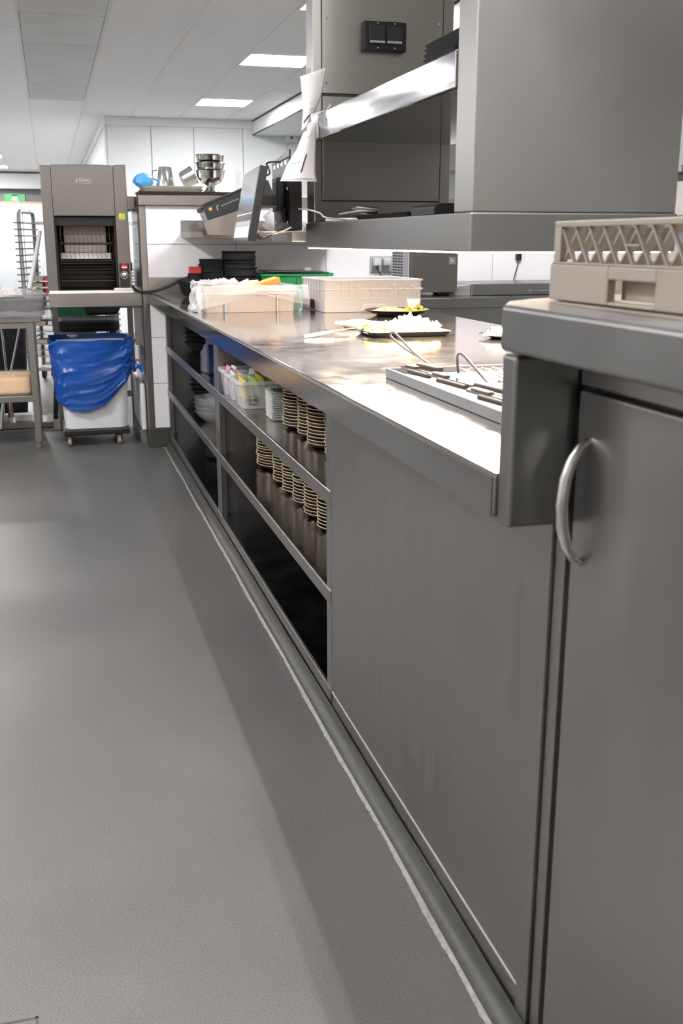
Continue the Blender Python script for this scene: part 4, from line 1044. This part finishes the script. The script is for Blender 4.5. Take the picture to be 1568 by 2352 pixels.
def bagfn(u, v):
    f = u*nL; i = int(f) % nL; j = (i+1) % nL; t = f-int(f); x = LP[i][0]*(1-t)+LP[j][0]*t; y = LP[i][1]*(1-t)+LP[j][1]*t
    fx = (x+.024)/.464
    # hem height along the front
    if fx < .14: zb = .29-.45*fx
    elif fx < .5: zb = .227-.012*sin((fx-.14)/.36*pi)
    else: zb = .227+.23*((fx-.5)/.5)**1.6
    zt = .628+.007*nz(x*14,y*14,0,1)
    if y > 6.35: zb = max(zb, .33)
    z = zt*(1-v)+zb*v
    dx, dy = x-.208, y-6.36; L = sqrt(dx*dx+dy*dy); dx /= L; dy /= L
    f1_ = 1-abs(nz(x*8+z*3, z*3-x*4, y*6, 1))*2; f2_ = 1-abs(nz(x*11-z*13, z*10+x*6, y*8+3, 1))*2; f3_ = 1-abs(nz(x*26+z*9, z*30-x*14, y*20+7, 1))*2
    out = .016*f1_*f1_*f1_ + .010*f2_*abs(f2_) + .004*f3_ + .012*nz(x*4, z*5, y*4+1, 1) - .014*v + .012*max(0, .2-v)
    return (x+dx*out, y+dy*out, z)
bagm.grid(bagfn, 200, 60, wrap=True)
bagm.grid(lambda u, v: (lambda p: (p[0]*(1-v*.12)+.208*v*.12, p[1]*(1-v*.12)+6.36*v*.12, p[2]-.09*v))(bagfn(u, 0)), 200, 6, wrap=True)
bgo = tag(bagm.build('bin_bag', 'blue_bag', smooth=True), 'blue plastic bag draped over the white waste tub', 'bag')
def flap(u, v): return (.43+.065*u, 6.16+.03*sin(u*5)+.02*v, .475-.03*u*u+ .055*(v-.5)*(1-.5*u)-.01*sin(u*9+v*3))
MB().grid(flap, 14, 8).build('loose_flap', 'blue_bag', bgo, smooth=True, thick=.001)

# cart at far left
ct = thing('prep_cart', 'stainless two tier prep cart at the left edge', 'cart', (-.40, 6.5, 0))
B('top', 'steel_warm', ct, -.85, -.070, 6.20, 6.85, .735, .768, .003)
B('rail', 'steel_warm', ct, -.83, -.10, 6.215, 6.24, .700, .734, .002)
for x in (-.15, -.84):
    for y in (6.205, 6.80):
        l_ = B('leg', 'steel_warm', ct, x, x+.038, y, y+.038, .036, .735, .003)
        MB().lathe([(0,0),(.013,0),(.016,.004),(.016,.036),(0,.036)], (x+.019,y+.019,0), 16).build('foot', 'tray_grey', l_, smooth=True)
B('lower_shelf', 'steel_warm', ct, -.83, -.145, 6.22, 6.82, .275, .312, .003)
wrp = thing('wrapped_tray', 'grey food tray wrapped in clear film on the prep cart', 'tray', (-.30, 6.45, .769))
B('tray', 'tray_dark', wrp, -.70, -.045, 6.17, 6.60, .775, .872, .01)
def film_box(x0, x1, y0, y1, z0, z1, amp, seed):
    mb = MB(); L = rrect(x0, x1, y0, y1, .03, 4); n = len(L)
    def fn(u, v):
        f = u*n; i = int(f) % n; j = (i+1) % n; t = f-int(f); x = L[i][0]*(1-t)+L[j][0]*t; y = L[i][1]*(1-t)+L[j][1]*t
        k = amp*nz(x*16+seed, y*16, v*7, 1); s = 1+.0*v
        return (x+k, y+k*.8-amp*.5*abs(nz(x*30, v*9, seed, 1)), z0+(z1-z0)*v)
    mb.grid(fn, 90, 14, wrap=True)
    mb.grid(lambda u, v: (x0+(x1-x0)*u, y0+(y1-y0)*v, z1+amp*.8*nz(u*18, v*18, seed, 1)), 40, 30)
    return mb
film_box(-.72, -.034, 6.158, 6.615, .769, .884, .012, 3.).build('film', 'film', wrp, smooth=True)
def frill(u, v): x = -.70+.70*u; return (x, 6.165-.03*v+.012*nz(x*14, v*4, 0, 1), .800-.03*v+.012*nz(x*11, v*3, 5, 1))
MB().grid(frill, 60, 6).build('film_edge', 'film', wrp, smooth=True)
for i in range(3):
    s_ = random.random()*9
    mb = MB(); cx_, cy_ = (-.24, 6.30) if i == 0 else (-.12, 6.33) if i == 1 else (-.42, 6.35)
    mb.grid(lambda u, v: (cx_-.08+.16*u, cy_-.08+.16*v, .889+max(0, .03+.045*nz(u*5+s_, v*5, i, 1))*(sin(pi*u)*sin(pi*v))**.5), 22, 22)
    tag(mb.build('film_scrap', ['film_thick', 'paper', 'film_thick'][i] if i != 1 else 'film', smooth=True), ['crumpled paler film scrap in the middle of the wrapped tray', 'clear film scrap at the right end of the wrapped tray', 'crumpled film scrap at the left end of the wrapped tray'][i], 'film')
bs = tag(MB().extr_z(rrect(-.50,-.16,6.24,6.5,.03), .889, .893).build('bread_slice', 'bread', bevel=.001), 'flat tan crumb layer lying on the wrapped tray', 'food')
bd_ = thing('wrapped_bread', 'tan block of bread wrapped in film on the lower cart shelf', 'bread', (-.40, 6.4, .313))
B('loaf', 'bread', bd_, -.70, -.155, 6.25, 6.60, .318, .418, .02, 3)
film_box(-.71, -.148, 6.238, 6.61, .3135, .424, .007, 8.).build('film', 'film', bd_, smooth=True)
tag(MB().tube([aty(68,664,6.45), aty(80,600,6.5), aty(92,531,6.55)], [.015,.0135,.011], 14).build('white_tube', 'white_plastic', smooth=True), 'slanted white plastic tube standing on the wrapped tray', 'tube')

# behind the cart
bbn = thing('black_bin', 'black open bin standing behind the prep cart', 'bin', (-.30, 7.5, 0))
tub(MB(), -.75, -.186, 7.3, 7.7, .05, .66, .04, .03, .01).build('tub', 'black_plastic', bbn, smooth=True); B('base', 'black_plastic', bbn, -.70, -.22, 7.34, 7.66, 0, .05, .005)
cs = thing('folding_stand', 'crossed thin steel legs of a stand behind the cart', 'stand', (-.30, 7.0, .3))
for (a, b) in (((3,752),(16,866)), ((45,752),(22,866))):
    MB().tube([aty(a[0],a[1],6.95), aty(b[0],b[1],6.95), aty(b[0]+(b[0]-a[0])*.85, b[1]+(b[1]-a[1])*.85, 6.95)], .008, 8).build('leg', 'satin_bar', cs, smooth=True)
pf = thing('floor_platform', 'low pale floor platform behind the prep cart', 'platform', (-.4, 6.9, 0))
B('front_bar', 'steel_warm', pf, -.95, -.045, 6.90, 6.94, .002, .04, .004); B('deck', 'ceiling_metal', pf, -.95, -.05, 6.94, 7.25, .005, .03, .003); B('side_bar', 'steel_warm', pf, -.085, -.045, 6.94, 7.25, .003, .04, .004)
sq = thing('floor_brush', 'white floor brush with a dark red handle under the cart', 'brush', (-.30, 6.95, .04))
MB().tube([aty(30,978,6.97), aty(27,958,6.97), aty(24,930,6.97)], [.022,.017,.011], 12).build('socket', 'white_plastic', sq, smooth=True)
MB().tube([aty(26,958,6.965), aty(22,915,6.965)], [.019,.015], 12).build('handle', 'handle_red', sq, smooth=True)
MB().extr_z(rrect(-.36,-.165,6.98,7.06,.02), .041, .085).build('brush_head', 'white_plastic', sq, .006)
tag(MB().tube([aty(3,985,6.88), aty(5,950,6.88), aty(9,915,6.88)], [.018,.015,.009], 12).build('squeegee_handle', 'satin_bar', smooth=True), 'pale steel handle at the far left under the cart', 'handle')

# chair and green crate under/behind table
ch = thing('black_chair', 'black upholstered chair behind the toaster table', 'chair', (.2, 7.35, 0))
MB().extr_z(rrect(.03,.43,7.15,7.55,.06,5), .595, .675).build('seat', 'black_matte', ch, .02, seg=3)
MB().extr_y([(.22,.68),(.44,.68),(.48,.76),(.49,.95),(.42,1.0),(.26,1.0),(.21,.90)], 7.52, 7.58).build('backrest', 'black_matte', ch, .02, seg=3)
for x in (-.03, .39):
    for y in (7.2, 7.5): MB().tube([(x+(.05 if x < .2 else 0),y,.60),(x,y,.01)], .016, 8).build('leg', 'black_plastic', ch)
gu = thing('green_box', 'dark green plastic crate behind the black chair', 'crate', (.15, 7.8, 0))
tub(MB(), -.02, .30, 7.7, 8.0, .56, .86, .01, .01, .008).build('shell', 'green_dark', gu); B('stand', 'tray_grey', gu, 0, .28, 7.72, 7.98, 0, .56, .005)

# white bumper board against the wall end
bd2 = thing('white_board', 'white rounded board standing against the end of the half wall', 'board', (.46, 6.5, 0))
MB().prism([(.470,6.175,.085),(.470,6.80,.085),(.470,6.80,.36),(.470,6.22,.36),(.470,6.175,.33)], [(.498,6.175,.085),(.498,6.80,.085),(.498,6.80,.36),(.498,6.22,.36),(.498,6.175,.33)]).build('slab', 'white_plastic', bd2, .008)
B('foot_rail', 'tray_grey', bd2, .465, .499, 6.2, 6.8, 0, .085, .002)

# rack trolleys
RROT = -radians(14)
def rack(x0, x1, y, label, z1=1.42, pitch=.052):
    t = thing('rack_trolley', label, 'trolley', ((x0+x1)/2, y+.25, 0), 'tray rack trolleys behind the toaster')
    for xx in (x0, x1):
        MB().tube([(xx,y,.12),(xx,y,z1-.05),(xx,y+.015,z1-.015),(xx,y+.05,z1),(xx,y+.40,z1),(xx,y+.435,z1-.015),(xx,y+.45,z1-.05),(xx,y+.45,.12)], .017, 8).build('frame', 'rack_steel', t, smooth=True)
        k = 0; z = z1-.095
        while z > .2:
            B('runner', 'tray_grey', t, xx-.04, xx+.03 if xx == x0 else xx+.04, y-.02, y+.47, z, z+.010, 0); z -= pitch; k += 1
    for z in (.12, .60, z1-.1):
        B('cross_bar', 'satin_bar', t, x0, x1, y+.44, y+.46, z, z+.025, .003)
    B('cross_bar', 'satin_bar', t, x0, x1, y-.01, y+.01, .12, .15, .003)
    for xx in (x0, x1):
        for yy in (y, y+.45):
            MB().lathe([(0,-.014),(.045,-.014),(.05,-.008),(.05,.008),(.045,.014),(0,.014)], (xx,yy,.0505), 18, axis='x').build('castor', 'black_rubber', t, smooth=True)
            B('fork', 'satin_bar', t, xx-.02, xx-.015, yy-.02, yy+.02, .05, .12, 0)
    t.rotation_euler.z = RROT; return t
rack(-.165, .30, 9.0, 'tray rack trolley seen left of the toaster')
rack(.50, .93, 9.1, 'tray rack trolley seen right of the toaster')
def rack_tray(x0, x1, y, z, m, label, box=None):
    px, py = (x0+x1)/2, y+.25
    t = thing('rack_sheet', label, 'tray', ((x0+x1)/2, y+.2, z), 'trays on the rack trolleys')
    q = Matrix.Rotation(RROT, 3, 'Z') @ Vector((0, -.05, 0))
    B('sheet', 'satin_bar', t, x0, x1, y-.015, y+.44, z, z+.008, .001)
    if box:
        n = 3
        for i in range(n):
            xx = x0+.03+(x1-x0-.06)*i/n; B('carton', box[i % len(box)], t, xx, xx+(x1-x0-.06)/n-.02, y+.01, y+.2, z+.0085, z+.038, .002)
    t.location = (px+q.x, py+q.y, z); t.rotation_euler.z = RROT
z = 1.42-.095-.052*9+.0065
for i in range(5): rack_tray(-.143, .278, 9.0, z-.052*i, 'satin_bar', ['topmost', 'second', 'third', 'fourth', 'fifth'][i]+' laden tray in the rack left of the toaster', ['tan_box', 'red_box', 'red_box'] if i < 3 else ['tray_grey', 'paper'])
for i in range(5): rack_tray(.524, .906, 9.1, z+.104-.052*i, 'satin_bar', ['topmost', 'second', 'third', 'fourth', 'fifth'][i]+' laden tray in the rack right of the toaster', ['red_box', 'paper', 'red_box'])
for i in range(6): rack_tray(-.143, .278, 9.0, z-.052*(6+i)-.052*(i>2), 'satin_bar', ['first', 'second', 'third', 'fourth', 'fifth', 'lowest'][i]+' lower tray in the rack behind the toaster table', ['tan_box', 'paper', 'tan_box'] if i in (1, 3) else None)

# far cupboards and green crate on top
for i, (x0, x1) in enumerate(((-1.9,-1.13), (-1.12,-.52), (-.51,.10), (.11,.74))):
    t = thing('tall_cupboard', ['leftmost', 'second', 'third', 'rightmost'][i]+' tall white cupboard at the far end of the kitchen', 'cupboard', ((x0+x1)/2, 25.2, 0), 'tall white cupboards at the far end')
    B('body', 'cupboard_white', t, x0, x1, 25.02, 25.55, 0, 1.985, .004); B('door', 'cupboard_white', t, x0+.006, x1-.006, 25.0, 25.02, .1, 1.975, .003)
    B('handle', 'satin_bar', t, x1-.06, x1-.045, 24.97, 25.0, .9, 1.1, .003); B('top_edge', 'wood_ledge', t, x0, x1, 25.02, 25.58, 1.986, 2.03, .002)
a, b = aty(8, 447, 25.1), aty(60, 465, 25.1)
t = thing('green_top_crate', 'green plastic crate on top of the far white cupboards', 'crate', ((a.x+b.x)/2, 25.3, 2.031))
tub(MB(), a.x, b.x, 25.05, 25.45, 2.031, 2.031+(a.z-b.z), .02, .01, .012).build('shell', 'green_pale', t)
B('hand_slot', 'black_matte', t, (a.x+b.x)/2-.06, (a.x+b.x)/2+.06, 25.045, 25.052, 2.031+(a.z-b.z)*.78, 2.031+(a.z-b.z)*.9, 0)
B('label_plate', 'paper', t, (a.x+b.x)/2-.06, (a.x+b.x)/2+.06, 25.045, 25.052, 2.031+(a.z-b.z)*.44, 2.031+(a.z-b.z)*.60, 0)
text_mesh('lettering', 'HEEL', .07, basis((1,0,0),(0,0,1),((a.x+b.x)/2,25.05,2.031+(a.z-b.z)*.22)), 'paper', t, .004)
# alarm sensor on the back wall
t = thing('wall_sensor', 'small white wall sensor with red window under the soffit', 'sensor', (3.19, 14.0, 2.45))
B('housing', 'white_plastic', t, 3.12, 3.26, 13.97, 14.03, 2.44, 2.55, .01); B('window', 'red_plastic', t, 3.175, 3.205, 13.962, 13.971, 2.48, 2.515, 0)
print('tiles', n_t, 'objects', len(bpy.data.objects))
